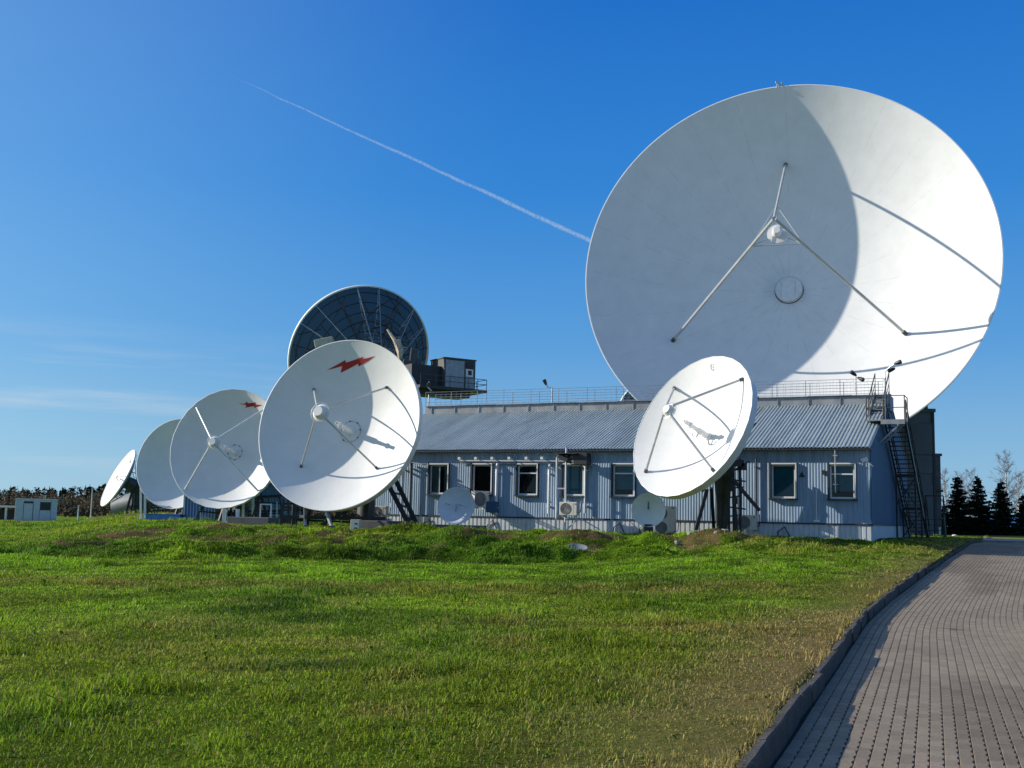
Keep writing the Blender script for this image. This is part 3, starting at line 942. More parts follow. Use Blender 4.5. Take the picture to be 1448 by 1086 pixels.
legset(Bd, [Bd.S(.9, -113, -.25), Bd.S(.93, -95, -.25)], [ground_pt(432, 742, 47.7), ground_pt(470, 747, 47.5)], .11, M['galv'], shoe=M['darkgrey'])
fr_ = MB()
fr_.beam(ground_pt(395, 740, 50, .5), ground_pt(545, 740, 50, .5), .16); fr_.beam(ground_pt(432, 742, 47.7, .5), ground_pt(420, 742, 51.5, .5), .12)
fr_.beam(at(420, 700, 50), at(520, 742, 50), .12); fr_.beam(at(530, 700, 50.2), at(455, 742, 50), .12)
fr_.beam(at(520, 690, 50), ground_pt(518, 745, 50), .14); fr_.beam(at(418, 690, 50.5), ground_pt(415, 745, 50.5), .14)
Bd.part(fr_, 'mount_frame', M['dark'])

# ---- the third, behind it
C_EMB = [(.042, .787), (.182, .78), (.222, .815), (.24, .785), (.407, .79), (.391, .762), (.537, .737), (.362, .708), (.359, .737), (.18, .72), (.207, .757)]
Cd = Dish('satellite_dish', 'white dish with a small red lightning bolt, partly hidden by a larger one', 'satellite dish',
          (-15.6, 62, 5.1), 3.34, 13.7, 9.1, .369, group='white dishes standing in a line on the lawn')
Cd.reflector(M['refl'], 28, 24, .03, .22)
Cd.struts(.96, (133, 47, -47, -133), Cd.fl + .1, .17, .05, M['pipe'], foot=False)
Cd.subreflector(Cd.fl, .34, .26)
Cd.horn(1.5, .13, .42)
Cd.emblem(C_EMB, M['red'])
Cd.backframe(14, .85, .7, M['galv'], .22)

Dd = Dish('satellite_dish', 'plain shaded white dish between the small lightning dish and the far tilted one', 'satellite dish',
          (-21.15, 72, 4.61), 2.88, 14.6, 7.1, .36, group='white dishes standing in a line on the lawn')
Dd.reflector(M['refl'], 40, 22, .03, .2)
Dd.struts(.28, (133, 47, -47, -133), Dd.fl * .42, .12, .03, M['strut'])
Dd.subreflector(Dd.fl * .42, .2, .15)
Dd.horn(.6, .1, .3)
Dd.backframe(14, .8, .6, M['galv'], .2)

Ed = Dish('satellite_dish', 'small white dish at the far end of the row, seen nearly edge on', 'satellite dish',
          (-30.39, 88, 4.06), 2.42, 57.2, 25.1, .47, group='white dishes standing in a line on the lawn')
Ed.reflector(M['refl_fine'], 48, 20, .03, .1, back=M['darkback'])
Ed.struts(.25, (133, 47, -47, -133), Ed.fl * .3, .1, .025, M['strut'])
Ed.subreflector(Ed.fl * .3, .17, .12)
Ed.horn(.5, .1, .28)
Ed.emblem([(-.24, .62), (-.2, .74), (-.16, .72), (-.18, .66), (-.12, .67), (-.16, .57), (-.18, .63)], M['darkgrey'], 'emblem')
Ed.backframe(12, .7, .5, M['darkgrey'], .1)

def simple_mount(d, hub_back, spread=1.1, plinth=None, posts=()):
    bk = d.L(0, 0, -hub_back)
    gx, gy = bk[0], bk[1] + .35
    g = gz1(gx, gy)
    ft = np.array([gx, gy, g])
    mb = MB(); mb.tube([ft, np.array([gx, gy, bk[2] - .3])], [.34, .28], 12)
    mb.obox((gx, gy, bk[2]), (.42, 0, 0), (0, .4, 0), (0, 0, .45))
    d.part(mb, 'pedestal', M['darkgrey'], smooth=True)
    tp, fe = [], []
    for sx_, sy_ in ((-1, -.75), (1, -.75), (1, .8), (-1, .8)):
        q = np.array([gx + sx_ * spread, gy + sy_ * spread, 0]); q[2] = gz1(q[0], q[1])
        tp.append(np.array([gx + sx_ * .35, gy + sy_ * .3, bk[2] - .25])); fe.append(q)
    legset(d, tp, fe, .15, M['dark'], shoe=M['galv'])
    br = MB()
    for i in range(4):
        j = (i + 1) % 4
        br.beam(tp[i] + (fe[i] - tp[i]) * .55, tp[j] + (fe[j] - tp[j]) * .55, .08)
        br.beam(tp[i] + (fe[i] - tp[i]) * .55, fe[j], .06)
    d.part(br, 'mount_brace', M['dark'])
    for (px, py0, py1, Y) in posts:
        q = ground_pt(px, py1, Y)
        b = MB(); b.beam(at(px, py0, Y), q, .12)
        ob = d.part(b, 'post', M['pipe'])
        b = MB(); b.obox(q + np.array([0, 0, .07]), (.16, 0, 0), (0, .16, 0), (0, 0, .09)); d.part(b, 'foot_plate', M['pipe'], ob)
simple_mount(Cd, 1.2, 1.15, posts=((344, 705, 735, 62.5), (358, 700, 735, 63.5)))
simple_mount(Dd, 1.1, 1.0, posts=((199, 690, 735, 72.5), (205, 700, 735, 72)))
simple_mount(Ed, 1.0, .8)

def clutter(d, px0, px1, py0, py1, Y, n, seed):
    r = random.Random(seed)
    for i in range(n):
        b = MB(); x0 = r.uniform(px0, px1); y0 = r.uniform(py0, py1)
        k = r.random()
        Yq = Y + r.uniform(-.6, .6)
        if k < .45:
            q = ground_pt(x0 + r.uniform(-14, 14), 736, Yq); b.beam(at(x0, py0, Yq), q, r.uniform(.06, .12)); d.part(b, 'mount_brace', M['dark'])
        elif k < .75:
            b.beam(at(px0, y0, Yq), at(px1, y0 + r.uniform(-6, 6), Yq + .5), .09); d.part(b, 'mount_rail', M['dark'])
        elif k < .9:
            b.obox(at(x0, y0, Yq - .3), (r.uniform(.12, .35), 0, 0), (0, .15, 0), (0, 0, r.uniform(.12, .3))); d.part(b, 'drive_box', M['darkgrey'], bevel=.015)
        else:
            q = ground_pt(x0, 736, Yq - .5); b.beam(at(x0, y0, Yq - .5), q, .05); d.part(b, 'conduit', M['pipe'])
clutter(Cd, 330, 398, 702, 730, 64.0, 20, 2)
clutter(Cd, 282, 330, 712, 732, 65.0, 9, 5)
clutter(Bd, 400, 520, 706, 736, 51.5, 22, 8)
clutter(Dd, 196, 240, 712, 730, 74.5, 8, 9)
# ---- the sunlit dish before the building
Ad = Dish('satellite_dish', 'brightly sunlit tilted white dish before the building, below the huge dish', 'satellite dish',
          (6.91, 43.5, 5.33), 3.0, 55.3, 23.2, .367, group='white dishes standing in a line on the lawn')
Ad.reflector(M['refl_fine'], 32, 24, .03, .34)
Ad.struts(.90, (135, 46, -46, -136), Ad.fl * .98 + .12, .26, .05, M['strut'])
Ad.subreflector(Ad.fl * .98, .3, .24)
Ad.horn(1.35, .12, None)
hr = MB()
for a0 in (200,):
    hr.tube([Ad.ax(.34, a, .52) for a in np.linspace(a0, a0 + 120, 12)], .03, 6)
    hr.tube([Ad.ax(.34, a0 + 60, .52), Ad.ax(.1, a0 + 60, .5)], .03, 6)
Ad.part(hr, 'feed_ring', M['strut'], smooth=True)
em = MB()
em.tube([Ad.L(-.06 + .085 * math.cos(t), 2.67 + .11 * math.sin(t), (2.67 + .11 * math.sin(t)) ** 2 / 4 / Ad.fl + .012) for t in np.linspace(.7, 5.6, 12)], .018, 5)
em.tube([Ad.L(-.05 + dx, 2.67, 2.67 ** 2 / 4 / Ad.fl + .012) for dx in (-.02, .08)], .016, 5)
Ad.part(em, 'letter_emblem', M['strut'])
Ad.backframe(16, .9, .65, M['darkgrey'], .34)
bk = Ad.L(0, 0, -1.0)
gA = ground_pt(1020, 745, 46.0)
mb = MB(); mb.tube([gA, np.array([gA[0], gA[1], bk[2] - .2])], [.15, .12], 12); mb.obox((gA[0], gA[1], bk[2] - .1), (.2, 0, 0), (0, .2, 0), (0, 0, .35)); mb.beam(bk, (gA[0], gA[1], bk[2]), .25)
Ad.part(mb, 'pedestal', M['darkgrey'], smooth=True)
tp = [at(1000, 692, 45.0), at(1028, 668, 46.3), at(1034, 650, 46.4), at(1006, 690, 46.0)]
fe = [ground_pt(984, 742, 45.0, .25), ground_pt(1074, 742, 46.4), ground_pt(1042, 748, 46.4), ground_pt(1010, 748, 47.2)]
fe[1] = at(1074, 722, 46.4)
legset(Ad, tp, fe, .13, M['dark'], shoe=None)
br = MB()
rs_ = random.Random(4)
for i in range(7):
    y = 652 + i * 13
    br.beam(at(1030 + rs_.uniform(-3, 2), y, 46.3), at(1050 + rs_.uniform(-4, 6), y + rs_.uniform(-5, 5), 46.4), .06)
for px in (1030, 1037, 1046): br.tube([at(px, 645, 46.3), ground_pt(px + 1, 748, 46.3)], .05, 6)
br.beam(at(1026, 672, 46.3), at(1060, 652, 46.4), .06); br.beam(at(1048, 676, 46.4), at(1048, 742, 46.6), .08)
for (px, py) in ((1041, 655), (1052, 660), (1034, 690), (1039, 708), (1048, 655)):
    br.obox(at(px, py, 46.2), (.1, 0, 0), (0, .08, 0), (0, 0, .14))
Ad.part(br, 'mount_lattice', M['dark'])
# draped dark tarpaulin round the drive
tb = MB()
nz_, nt_ = 9, 18
vs = []
for i in range(nz_):
    f = i / (nz_ - 1)
    c = bk * (1 - f) + (gA + np.array([-.1, -.4, .25])) * f
    rad = .4 * (1 - .55 * f)
    for j in range(nt_):
        t = 2 * math.pi * j / nt_
        k = rad * (1 + .22 * math.sin(5 * t + 2 * f) + .12 * math.sin(3 * t - 4 * f))
        vs.append((c[0] + k * math.cos(t), c[1] - .1 + .7 * k * math.sin(t), c[2] - .15 * math.sin(4 * t) * f))
tb.add(vs, [(i * nt_ + j, i * nt_ + (j + 1) % nt_, (i + 1) * nt_ + (j + 1) % nt_, (i + 1) * nt_ + j) for i in range(nz_ - 1) for j in range(nt_)])
Ad.part(tb, 'tarpaulin', M['tarp'], smooth=True)

# ---- small dishes at the wall
def small_dish(label, px, py, Y, R, az, el, mast_to):
    d = Dish('small_satellite_dish', label, 'satellite dish', tuple(at(px, py, Y)), R, az, el, .42, base=tuple(ground_pt(mast_to, 745, Y + .45)), group='small dishes by the building wall')
    mb = MB()
    prof = [(max(.003, R * i / 14), (R * i / 14) ** 2 / (4 * d.fl)) for i in range(15)] + [(R + .025, d.H + .01), (R + .025, d.H - .03)]
    mb.lathe(d.fr, prof, 48); d.part(mb, 'reflector', M['refl_small'], smooth=True)
    mb = MB(); mb.lathe(d.fr, [(max(.003, (R + .02) * i / 10), (R * i / 10) ** 2 / (4 * d.fl) - .03) for i in range(11)], 48)
    d.part(mb, 'back_shell', M['back'], smooth=True)
    b = MB(); p = d.L(0, 0, -.06)
    b.tube([p, p + np.array([0, .35, -.05])], .09, 8); b.tube([p + np.array([0, .36, .15]), d.o], .055, 8)
    d.part(b, 'mast', M['darkgrey'], smooth=True)
    return d
S1 = small_dish('small round grey blue dish on a short mast under the second window from the left', 645, 715, 48.5, .79, 10, 12, 648)
b = MB(); b.tube([S1.L(-.5, .12, .1), S1.L(-.25, .03, .3)], .02, 6); S1.part(b, 'feed_arm', M['strut'])
b = MB(); b.tube([S1.L(-.05, -.2, .01), S1.L(0, .05, .18)], .025, 6); b.obox(S1.L(0, .04, .2), (.05, 0, 0), (0, .05, 0), (0, 0, .05))
b.tube([S1.L(.05, .12, .05), S1.L(.42, -.02, .14)], .012, 5)
S1.part(b, 'feed', M['strut'])
S2 = small_dish('small plain pale dish low in front of the double fan unit', 917, 721, 45.6, .66, 4, 6, 917)
b = MB(); b.tube([S2.L(.0, .12, .02), S2.L(0, .34, .1)], .02, 6); b.obox(S2.L(0, .08, .04), (.03, 0, 0), (0, .03, 0), (0, 0, .03))
S2.part(b, 'feed', M['darkgrey'])
b = MB(); q = ground_pt(917, 748, 45.6); b.obox(q + np.array([0, .1, .2]), (.17, 0, 0), (0, .17, 0), (0, 0, .22)); S2.part(b, 'mast_base', M['dark'], bevel=.02)

# ---- lattice backed dishes behind the building
def lattice_dish(label, c, R, az, el, base, cabin):
    d = Dish('lattice_satellite_dish', label, 'satellite dish', c, R, az, el, .36, base=base, group='lattice backed dishes seen from behind')
    mb = MB(); mb.lathe(d.fr, [(max(.01, R * i / 20), (R * i / 20) ** 2 / (4 * d.fl)) for i in range(21)], 96)
    d.part(mb, 'reflector', M['perforated'], smooth=True)
    mb = MB(); mb.lathe(d.fr, [(R, d.H), (R + .06, d.H + .02), (R + .1, d.H - .38), (R - .04, d.H - .42), (R - .02, d.H - .05)], 96)
    d.part(mb, 'rim', M['white'], smooth=True)
    dep, rh = .42 * R, .24 * R
    def bz(rr): return rr * rr / (4 * d.fl) - .07
    # ring frames and hoops
    for rr in (.92, .8, .68, .56, .44, .32):
        t = MB(); t.tube([d.ax(R * rr, a, bz(R * rr) - .05) for a in np.linspace(0, 360, 49)], .05, 5, caps=False)
        d.part(t, 'hoop', M['dark'])
    for rr, f in ((.62, .55), (.3, .08), (.46, .3)):
        zz = (-dep) + (d.H - .35 + dep) * f
        t = MB(); t.tube([d.ax(R * rr, a, zz) for a in np.linspace(0, 360, 41)], .055, 5, caps=False)
        d.part(t, 'hoop', M['darkgrey'])
    rx = random.Random(3)
    for k in range(80):
        a, f = rx.uniform(0, 360), rx.uniform(.35, .9)
        a2, f2 = a + rx.uniform(-26, 26), max(.25, f + rx.choice((-.22, .2)))
        t = MB()
        t.tube([d.ax(R * f, a, bz(R * f) - .1), d.ax(R * min(f2, .97), a2, bz(R * min(f2, .97)) - .5 * (1 - f2) - .15)], .045, 4)
        d.part(t, 'cross_brace', M['dark'])
    nr = 20
    for k in range(nr):
        a = 360 / nr * k + 5
        t = MB()
        pr = d.ax(R * .99, a, d.H - .38); ph = d.ax(rh, a, -dep)
        t.beam(pr, ph, .075)
        pts = [ph + (pr - ph) * f for f in (0.2, .45, .7)]
        for f, c_ in zip((.2, .45, .7), pts):
            for dr in (-.10, .10):
                rr = rh + (R * .99 - rh) * (f + dr)
                t.beam(c_, d.ax(rr, a, bz(rr)), .07)
        t2 = [d.ax(R * rr, a, bz(R * rr) - .06) for rr in (.2, .4, .6, .8, .98)]
        t.tube(t2, .05, 5)
        d.part(t, 'rib', M['galv'] if k % 3 else M['dark'])
    mb = MB(); mb.lathe(d.fr, [(.01, -dep - 1.7), (rh * .7, -dep - 1.6), (rh * .95, -dep - .5), (rh * 1.02, -dep + .1), (rh * .6, bz(rh * .6))], 28)
    d.part(mb, 'hub_drum', M['dark'], smooth=True)
    bk = d.L(0, 0, -dep - 1.2)
    o = np.array(base, float)
    mb = MB(); mb.tube([o, np.array([o[0], o[1], bk[2] - 1.2])], [2.0, 1.5], 16); mb.beam((o[0], o[1], bk[2] - 1.6), bk, 1.8, 2.2)
    d.part(mb, 'pedestal', M['dark'], smooth=True)
    return d
Lc = at(508, 503, 122)
Ld = lattice_dish('dark lattice dish seen from behind with an equipment cabin, above the large lightning dish', tuple(Lc), 7.85, 152, 24, (Lc[0] + 5.2, 117.0, .9), True)
# the axis points away and to the left; cabin on an arm to the right of the hub
def Lbox(px0, px1, py0, py1, Y0, Y1):
    a, b_ = at(px0, py1, Y0), at(px1, py0, Y0)
    return (a[0], Y0, a[2]), (b_[0], Y1, b_[2])
th = R_(32)
cx_, cy_ = np.array([math.cos(th), math.sin(th), 0]), np.array([-math.sin(th), math.cos(th), 0])
def cabpt(x, y, z): return at(628, 548, 113) + cx_ * x + cy_ * y + np.array([0, 0, z])
def cbox(x0, x1, y0, y1, z0, z1):
    return MB().obox(cabpt((x0 + x1) / 2, (y0 + y1) / 2, (z0 + z1) / 2), cx_ * (x1 - x0) / 2, cy_ * (y1 - y0) / 2, (0, 0, (z1 - z0) / 2))
cm = cbox(0, 3.6, 0, 3.0, 0, 3.0); cm.obox(cabpt(1.8, 1.5, 3.06), cx_ * 1.88, cy_ * 1.58, (0, 0, .06))
cab = Ld.part(cm, 'equipment_cabin', M['darkgrey'], bevel=.03)
Ld.part(cbox(2.42, 3.45, -.05, -.003, .12, 1.25), 'door', M['galv'], cab)
Ld.part(cbox(.1, 2.25, -.04, -.003, .1, 2.85), 'side_panel', M['galv'], cab)
Ld.part(cbox(2.45, 3.3, -.05, -.003, 2.15, 2.85), 'vent', M['dark'], cab)
wn_ = Ld.part(cbox(2.45, 3.3, -.06, -.003, 1.3, 2.1), 'window', M['white'], cab)
Ld.part(cbox(2.7, 3.1, -.09, -.062, 1.5, 1.95), 'window_pane', M['lamp'], wn_)
pm = cbox(-3.2, 4.5, -.9, 3.4, -.3, 0)
for q in (cbox(-3.4, 3.0, 0, 2.6, -.85, -.3), cbox(-3.4, -.02, .6, 2.9, .02, 2.2)): pm.add(q.v, q.f)
pm.beam(cabpt(-2.6, 1.5, .4), Ld.L(0, 0, -4.4), 1.2, 1.8)
Ld.part(pm, 'platform', M['dark'])
rl = MB()
pts = [(-3.1, -.85), (.2, -.85), (2.3, -.85), (4.45, -.85), (4.45, 1.2), (4.45, 3.3)]
for z in (.55, 1.05): rl.tube([cabpt(x, y, z) for x, y in pts], .035, 5)
for x, y in pts + [(-1.4, -.85), (3.4, -.85), (4.45, 2.4)]: rl.tube([cabpt(x, y, -.1), cabpt(x, y, 1.07)], .035, 5)
Ld.part(rl, 'railing', M['darkgrey'])
ep = MB()
ep.tube([at(548, 466, 114), at(560, 484, 113.6), at(566, 492, 113.4)], [.12, .22, .34], 7); ep.tube([at(560, 482, 113.4), at(566, 496, 113.2), at(566, 508, 113.2)], [.3, .4, .22], 7); ep.obox(at(563, 486, 113.4), (.3, 0, .1), (0, .3, 0), (-.1, 0, .4))
Ld.part(ep, 'actuator', M['rust'], smooth=True)
ep = MB(); ep.obox(at(459, 485, 116), (.95, 0, .22), (0, .6, 0), (-.1, 0, .42)); Ld.part(ep, 'junction_box', M['soilbox'], bevel=.05)
for px, py, w, h in ((585, 508, .8, 2.2), (592, 520, .5, 1.8), (575, 520, .9, 1.6)):
    ep = MB(); ep.obox(at(px, py, 115), (w / 2, 0, -.1), (0, .4, 0), (.1, 0, h / 2)); Ld.part(ep, 'drive_housing', M['darkgrey'], bevel=.12)
ft = MB()
for i in range(6): ft.beam(at(595 + (i % 3) * 4, 520 + i * 6, 114), at(603 - (i % 2) * 5, 524 + i * 6, 114), .12)
Ld.part(ft, 'ladder', M['strut'])
Ld2c = at(912, 580, 150)
L2 = dup(Ld.root, loc=(Ld2c[0] + 1.3, 149.0, .9), scale=.55, label='lattice backed dish showing only its white rim behind the left edge of the huge dish')
for ch in list(L2.children):
    if ch.name.split('.')[0] in ('equipment_cabin', 'platform', 'railing', 'actuator', 'junction_box', 'drive_housing', 'ladder', 'pedestal'):
        for g_ in list(ch.children): bpy.data.objects.remove(g_)
        bpy.data.objects.remove(ch)
# sit its rim where it shows past the huge dish
_cl = (np.array(Lc) - Ld.o) * .55
_t = Ld2c - _cl
L2.location = (_t[0], _t[1], _t[2])
pb = MB(); _b = (Ld.L(0, 0, -4.3) - Ld.o)
_g = (.9 - _t[2]) / .55
pb.tube([(_b[0], _b[1], _g), (_b[0], _b[1], _b[2] - 1)], [2.4, 1.6], 14); pb.build('pedestal', M['dark'], L2, smooth=True)

# ------------------------------------------------------------------ the blue service building
BZ = .55
BL = 23.8                     # length
rotB = math.atan2(UX[1], UX[0])
Bld = empty('service_building', (P0[0], P0[1], BZ), rotB, 'long blue corrugated metal service building with a grey sheet roof', 'building')
EZ, SL = 4.66 - BZ, .362      # eave height and roof pitch in local heights
RY = 6.75
def roof_z(s): return EZ + SL * (s + .45) if s <= RY else EZ + SL * (RY + .45) - .40 * (s - RY)
def fac_x(px, z=3.4):
    """local x on the facade under a photo column"""
    lo, hi = -40.0, 5.0
    for _ in range(50):
        m = (lo + hi) / 2
        p = P0 + UX * m; p[2] = z
        if proj(p)[0] < px: lo = m
        else: hi = m
    return lo

def corr_strip(mb, x0, x1, zb, zt, pitch, dep, holes=(), y=0.0, along='x', ztf=None, prof=((0, 0), (.32, 0), (.5, 1), (.82, 1))):
    xs = set([x0, x1])
    k = math.floor(x0 / pitch) - 1
    tab = []
    while k * pitch < x1 + pitch:
        for f, d in prof: tab.append(((k + f) * pitch, d * dep))
        k += 1
    tx = [t[0] for t in tab]; td = [t[1] for t in tab]
    for t in tx:
        if x0 < t < x1: xs.add(t)
    for h in holes: xs.add(h[0]); xs.add(h[1])
    xs = sorted(xs)
    for a, b in zip(xs[:-1], xs[1:]):
        if b - a < 1e-5: continue
        da, db = np.interp(a, tx, td), np.interp(b, tx, td)
        spans = []
        za, zb_ = (ztf(a), ztf(b)) if ztf else (zt, zt)
        hole = None
        for h in holes:
            if h[0] - 1e-6 <= a and b <= h[1] + 1e-6: hole = h
        spans = [((zb, zb), (za, zb_))] if hole is None else [((zb, zb), (hole[2], hole[2])), ((hole[3], hole[3]), (za, zb_))]
        for (p, q), (r, t) in spans:
            if along == 'x': mb.add([(a, y - da, p), (b, y - db, q), (b, y - db, t), (a, y - da, r)], [(0, 1, 2, 3)])
            else: mb.add([(y + da, a, p), (y + db, b, q), (y + db, b, t), (y + da, a, r)], [(0, 1, 2, 3)])

WZ0, WZ1 = 2.66 - BZ, 4.03 - BZ
wins = [(621, 'cur'), (682, 'plain'), (746, 'transom'), (811, 'blind'), (882, 'blind_transom'), (1108, 'blind'), (1191, 'blind_transom')]
WW = .98
wx = [(fac_x(px), k) for px, k in wins]
holes = [(x - WW / 2, x + WW / 2, WZ0, WZ1) for x, k in wx]
SK = 1.62 - BZ
mb = MB(); corr_strip(mb, -BL, 0, SK + .06, EZ + .1, .118, .010, holes)
mb.build('wall', M['wall'], Bld)
mb = MB(); corr_strip(mb, 0.0, 13.5, SK + .06, 0, .118, .018, (), 0.0, 'y', ztf=lambda s: roof_z(s) - .03)
mb.build('wall', M['shaded_wall'], Bld)
mb = MB(); corr_strip(mb, 0.0, 13.5, 0, 0, .25, .018, (), -BL, 'y', ztf=lambda s: roof_z(s) - .03); mb.build('wall', M['shaded_wall'], Bld)
mb = MB(); mb.box((-BL, 13.46, 0), (0, 13.5, roof_z(13.5) - .03)); mb.build('wall', M['shaded_wall'], Bld)
mb = MB(); corr_strip(mb, -BL, 0.03, -.3, SK, .205, .028, (), -.02, 'x', prof=((0, 0), (.22, 0), (.3, 1), (.9, 1)))
mb.build('skirting', M['skirt'], Bld)
mb = MB(); corr_strip(mb, 0.0, 13.5, -.3, SK, .205, .02, (), .03, 'y', prof=((0, 0), (.22, 0), (.3, 1), (.9, 1)))
mb.build('skirting', M['skirt'], Bld)
mb = MB(); mb.box((-BL - .02, -.085, SK), (.07, .0, SK + .06)); mb.box((.002, .0, SK), (.07, 13.5, SK + .06)); mb.build('drip_strip', M['trim'], Bld)
mb = MB(); mb.box((-.03, -.035, SK + .06), (.032, .0, EZ - .02)); mb.build('corner_trim', M['shaded_wall'], Bld)
# roof
def roof_sheet(x0, x1, s0, s1, pitch, dep, name, n=1):
    m_ = MB()
    prof = ((0, 0), (.45, 0), (.55, 1), (.9, 1))
    xs, ds = [], []
    k = 0
    while x0 + k * pitch < x1:
        for f, d in prof:
            x = x0 + (k + f) * pitch
            if x <= x1: xs.append(x); ds.append(d * dep + (.012 if (k // 7) % 2 else 0))
        k += 1
    vs, fs = [], []
    ss = np.linspace(s0, s1, n + 1)
    for x, d in zip(xs, ds):
        for s_ in ss: vs.append((x, s_, roof_z(s_) + d))
    m = n + 1
    for i in range(len(xs) - 1):
        for j in range(n): fs.append((i * m + j, (i + 1) * m + j, (i + 1) * m + j + 1, i * m + j + 1))
    m_.add(vs, fs)
    return m_.build(name, M['roof'], Bld)
roof = roof_sheet(-BL - .1, .08, -.40, RY - .5, .155, .036, 'roof', 3)
roof_sheet(-BL - .1, .08, RY + .5, 13.9, .155, .036, 'roof', 2)
ev = MB(); ev.box((-BL - .1, -.37, EZ - .06), (.06, -.35, EZ + .012)); ev.box((-BL - .1, -.35, EZ - .06), (.06, -.03, EZ - .03)); ev.build('eave', M['trim'], Bld)
# ridge walkway with kerbs, cap sheets
rz = roof_z(RY)
rg = MB(); rg.box((-BL, RY - .62, rz - .5), (.1, RY + .62, rz + .19)); rg.build('ridge_walkway', M['parapet'], Bld, bevel=.02)
rg = MB()
xk = -BL
i = 0
while xk < 0:
    L = 2.0 + .5 * ((i * 7) % 3) / 2
    rg.box((xk + .02, RY - .72, rz + .192 + .012 * (i % 2)), (min(xk + L, .14), RY - .4, rz + .225 + .012 * (i % 2))); xk += L; i += 1
rg.build('cap_sheet', M['galv'], Bld)
rg = MB()
for i in range(17): rg.box((-BL + .4 + i * 1.42, RY - .66, rz - .22), (-BL + .44 + i * 1.42, RY - .622, rz + .19))
rg.build('ridge_batten', M['galv'], Bld)
rl = MB()
for yy in (RY - .55, RY + .55):
    for h in (.42, .7, .97): rl.tube([(-BL, yy, rz + h), (-.2, yy, rz + h)], .011, 5)
    k = 0
    for x in np.arange(-BL, -.1, 1.55):
        rl.tube([(x, yy, rz + .18), (x, yy, rz + .98)], .017, 5); k += 1
    for x in np.arange(-BL, -.2, .31): rl.tube([(x, yy, rz + .2), (x, yy, rz + .97)], .004, 4)
for x in (-BL, -.2): rl.tube([(x, RY - .55, rz + .97), (x, RY + .55, rz + .97)], .012, 5)
rl.build('roof_railing', M['galv'], Bld)

# windows: one of each kind, copied
def window(kind):
    w, h = WW, WZ1 - WZ0
    f = MB()
    def frame_rect(m_, x0, x1, z0, z1, t, y0, y1):
        m_.box((x0, y0, z0), (x0 + t, y1, z1)); m_.box((x1 - t, y0, z0), (x1, y1, z1))
        m_.box((x0 + t, y0 + .001, z0), (x1 - t, y1 - .001, z0 + t)); m_.box((x0 + t, y0 + .001, z1 - t), (x1 - t, y1 - .001, z1))
    frame_rect(f, -w / 2 + .004, w / 2 - .004, .004, h - .004, .065, .02, .08)
    if 'transom' in kind: f.box((-w / 2 + .066, .018, h * .70), (w / 2 - .066, .082, h * .70 + .055))
    if kind == 'cur': f.box((-.02, .022, .066), (.02, .078, h - .066))
    root = f.build('window', M['pvc'], None)
    c = MB()
    t = .07
    c.box((-w / 2 - t, -.13, -.02), (-w / 2, .02, h + t)); c.box((w / 2, -.13, -.02), (w / 2 + t, .02, h + t)); c.box((-w / 2, -.128, h), (w / 2, .02, h + t))
    c.build('window_surround', M['trim'], root)
    c = MB(); c.box((w / 2 + .004, -.136, .0), (w / 2 + t - .012, -.131, h)); c.box((-w / 2 + .02, -.136, h + .006), (w / 2 + t - .012, -.131, h + t - .008)); c.build('window_trim', M['pvc'], root)
    c = MB(); c.box((-w / 2 - t - .03, -.2, -.065), (w / 2 + t + .03, .02, -.022)); c.build('window_sill', M['trim'], root)
    g = MB(); g.add([(-w / 2 + .06, .05, .06), (w / 2 - .06, .05, .06), (w / 2 - .06, .05, h - .06), (-w / 2 + .06, .05, h - .06)], [(0, 1, 2, 3)])
    g.build('window_pane', M['glass'], root)
    if kind == 'cur':
        g = MB()
        xs = np.linspace(-w / 2 + .03, w / 2 - .03, 40)
        ys = .2 + .03 * np.sin(np.linspace(0, 34, 40))
        vs = [(x, y, z) for x, y in zip(xs, ys) for z in (.05, h)]
        g.add(vs, [(2 * i, 2 * i + 2, 2 * i + 3, 2 * i + 1) for i in range(39) if i < 15 or i > 26])
        g.build('curtain', M['curtain'], root)
    if 'blind' in kind:
        g = MB(); g.box((-w / 2 + .02, .22, .1 if kind == 'blind' else .3), (w / 2 - .02, .225, h)); g.build('blind', M['blind'], root)  # added sheet behind the glass, carries the reflected sky colour
    r = MB(); r.box((-w / 2 - .3, 1.2, -.3), (w / 2 + .3, 1.24, h + .3)); r.build('room_dark_sheet', M['interior'], root)  # near-black sheet, the darkness of the unlit room is in its colour
    return root
protos = {}
for x, k in wx:
    if k not in protos:
        o = protos[k] = window(k); o.parent = Bld; o.location = (x, 0, WZ0)
    else:
        dup(protos[k], loc=(x, 0, WZ0), parent=Bld)

# drain and vent pipes on the facade
def facade_pipe(px, z0, z1, r, name, m, elbow=True, out=.14):
    x = fac_x(px, (z0 + z1) / 2)
    b = MB()
    pts = [(x, -out, z0 - BZ), (x, -out, z1 - BZ - .1), (x, -out + .05, z1 - BZ), (x, -.02, z1 - BZ + .02)] if elbow else [(x, -out, z0 - BZ), (x, -out, z1 - BZ)]
    b.tube(pts, r, 10)
    for z in (z0 + .3, z1 - .4): b.box((x - .09, -out - .02, z - BZ), (x + .09, -.022, z - BZ + .04))
    b.build(name, m, Bld, smooth=True)
facade_pipe(704, 1.75, 4.05, .065, 'drainpipe', M['pipe'])
facade_pipe(778, 1.85, 4.0, .06, 'drainpipe', M['pipe'])
facade_pipe(829, 1.9, 4.15, .045, 'drainpipe', M['pipe'])
facade_pipe(585, 1.2, 4.2, .06, 'drainpipe', M['darkgrey'], False, .3)
facade_pipe(573, 1.2, 4.15, .05, 'drainpipe', M['galv'], False, .3)
facade_pipe(1070, 1.3, 4.3, .04, 'drainpipe', M['darkgrey'], False, .1)
facade_pipe(1183, 2.9, 4.75, .018, 'wire', M['strut'], False, .34)
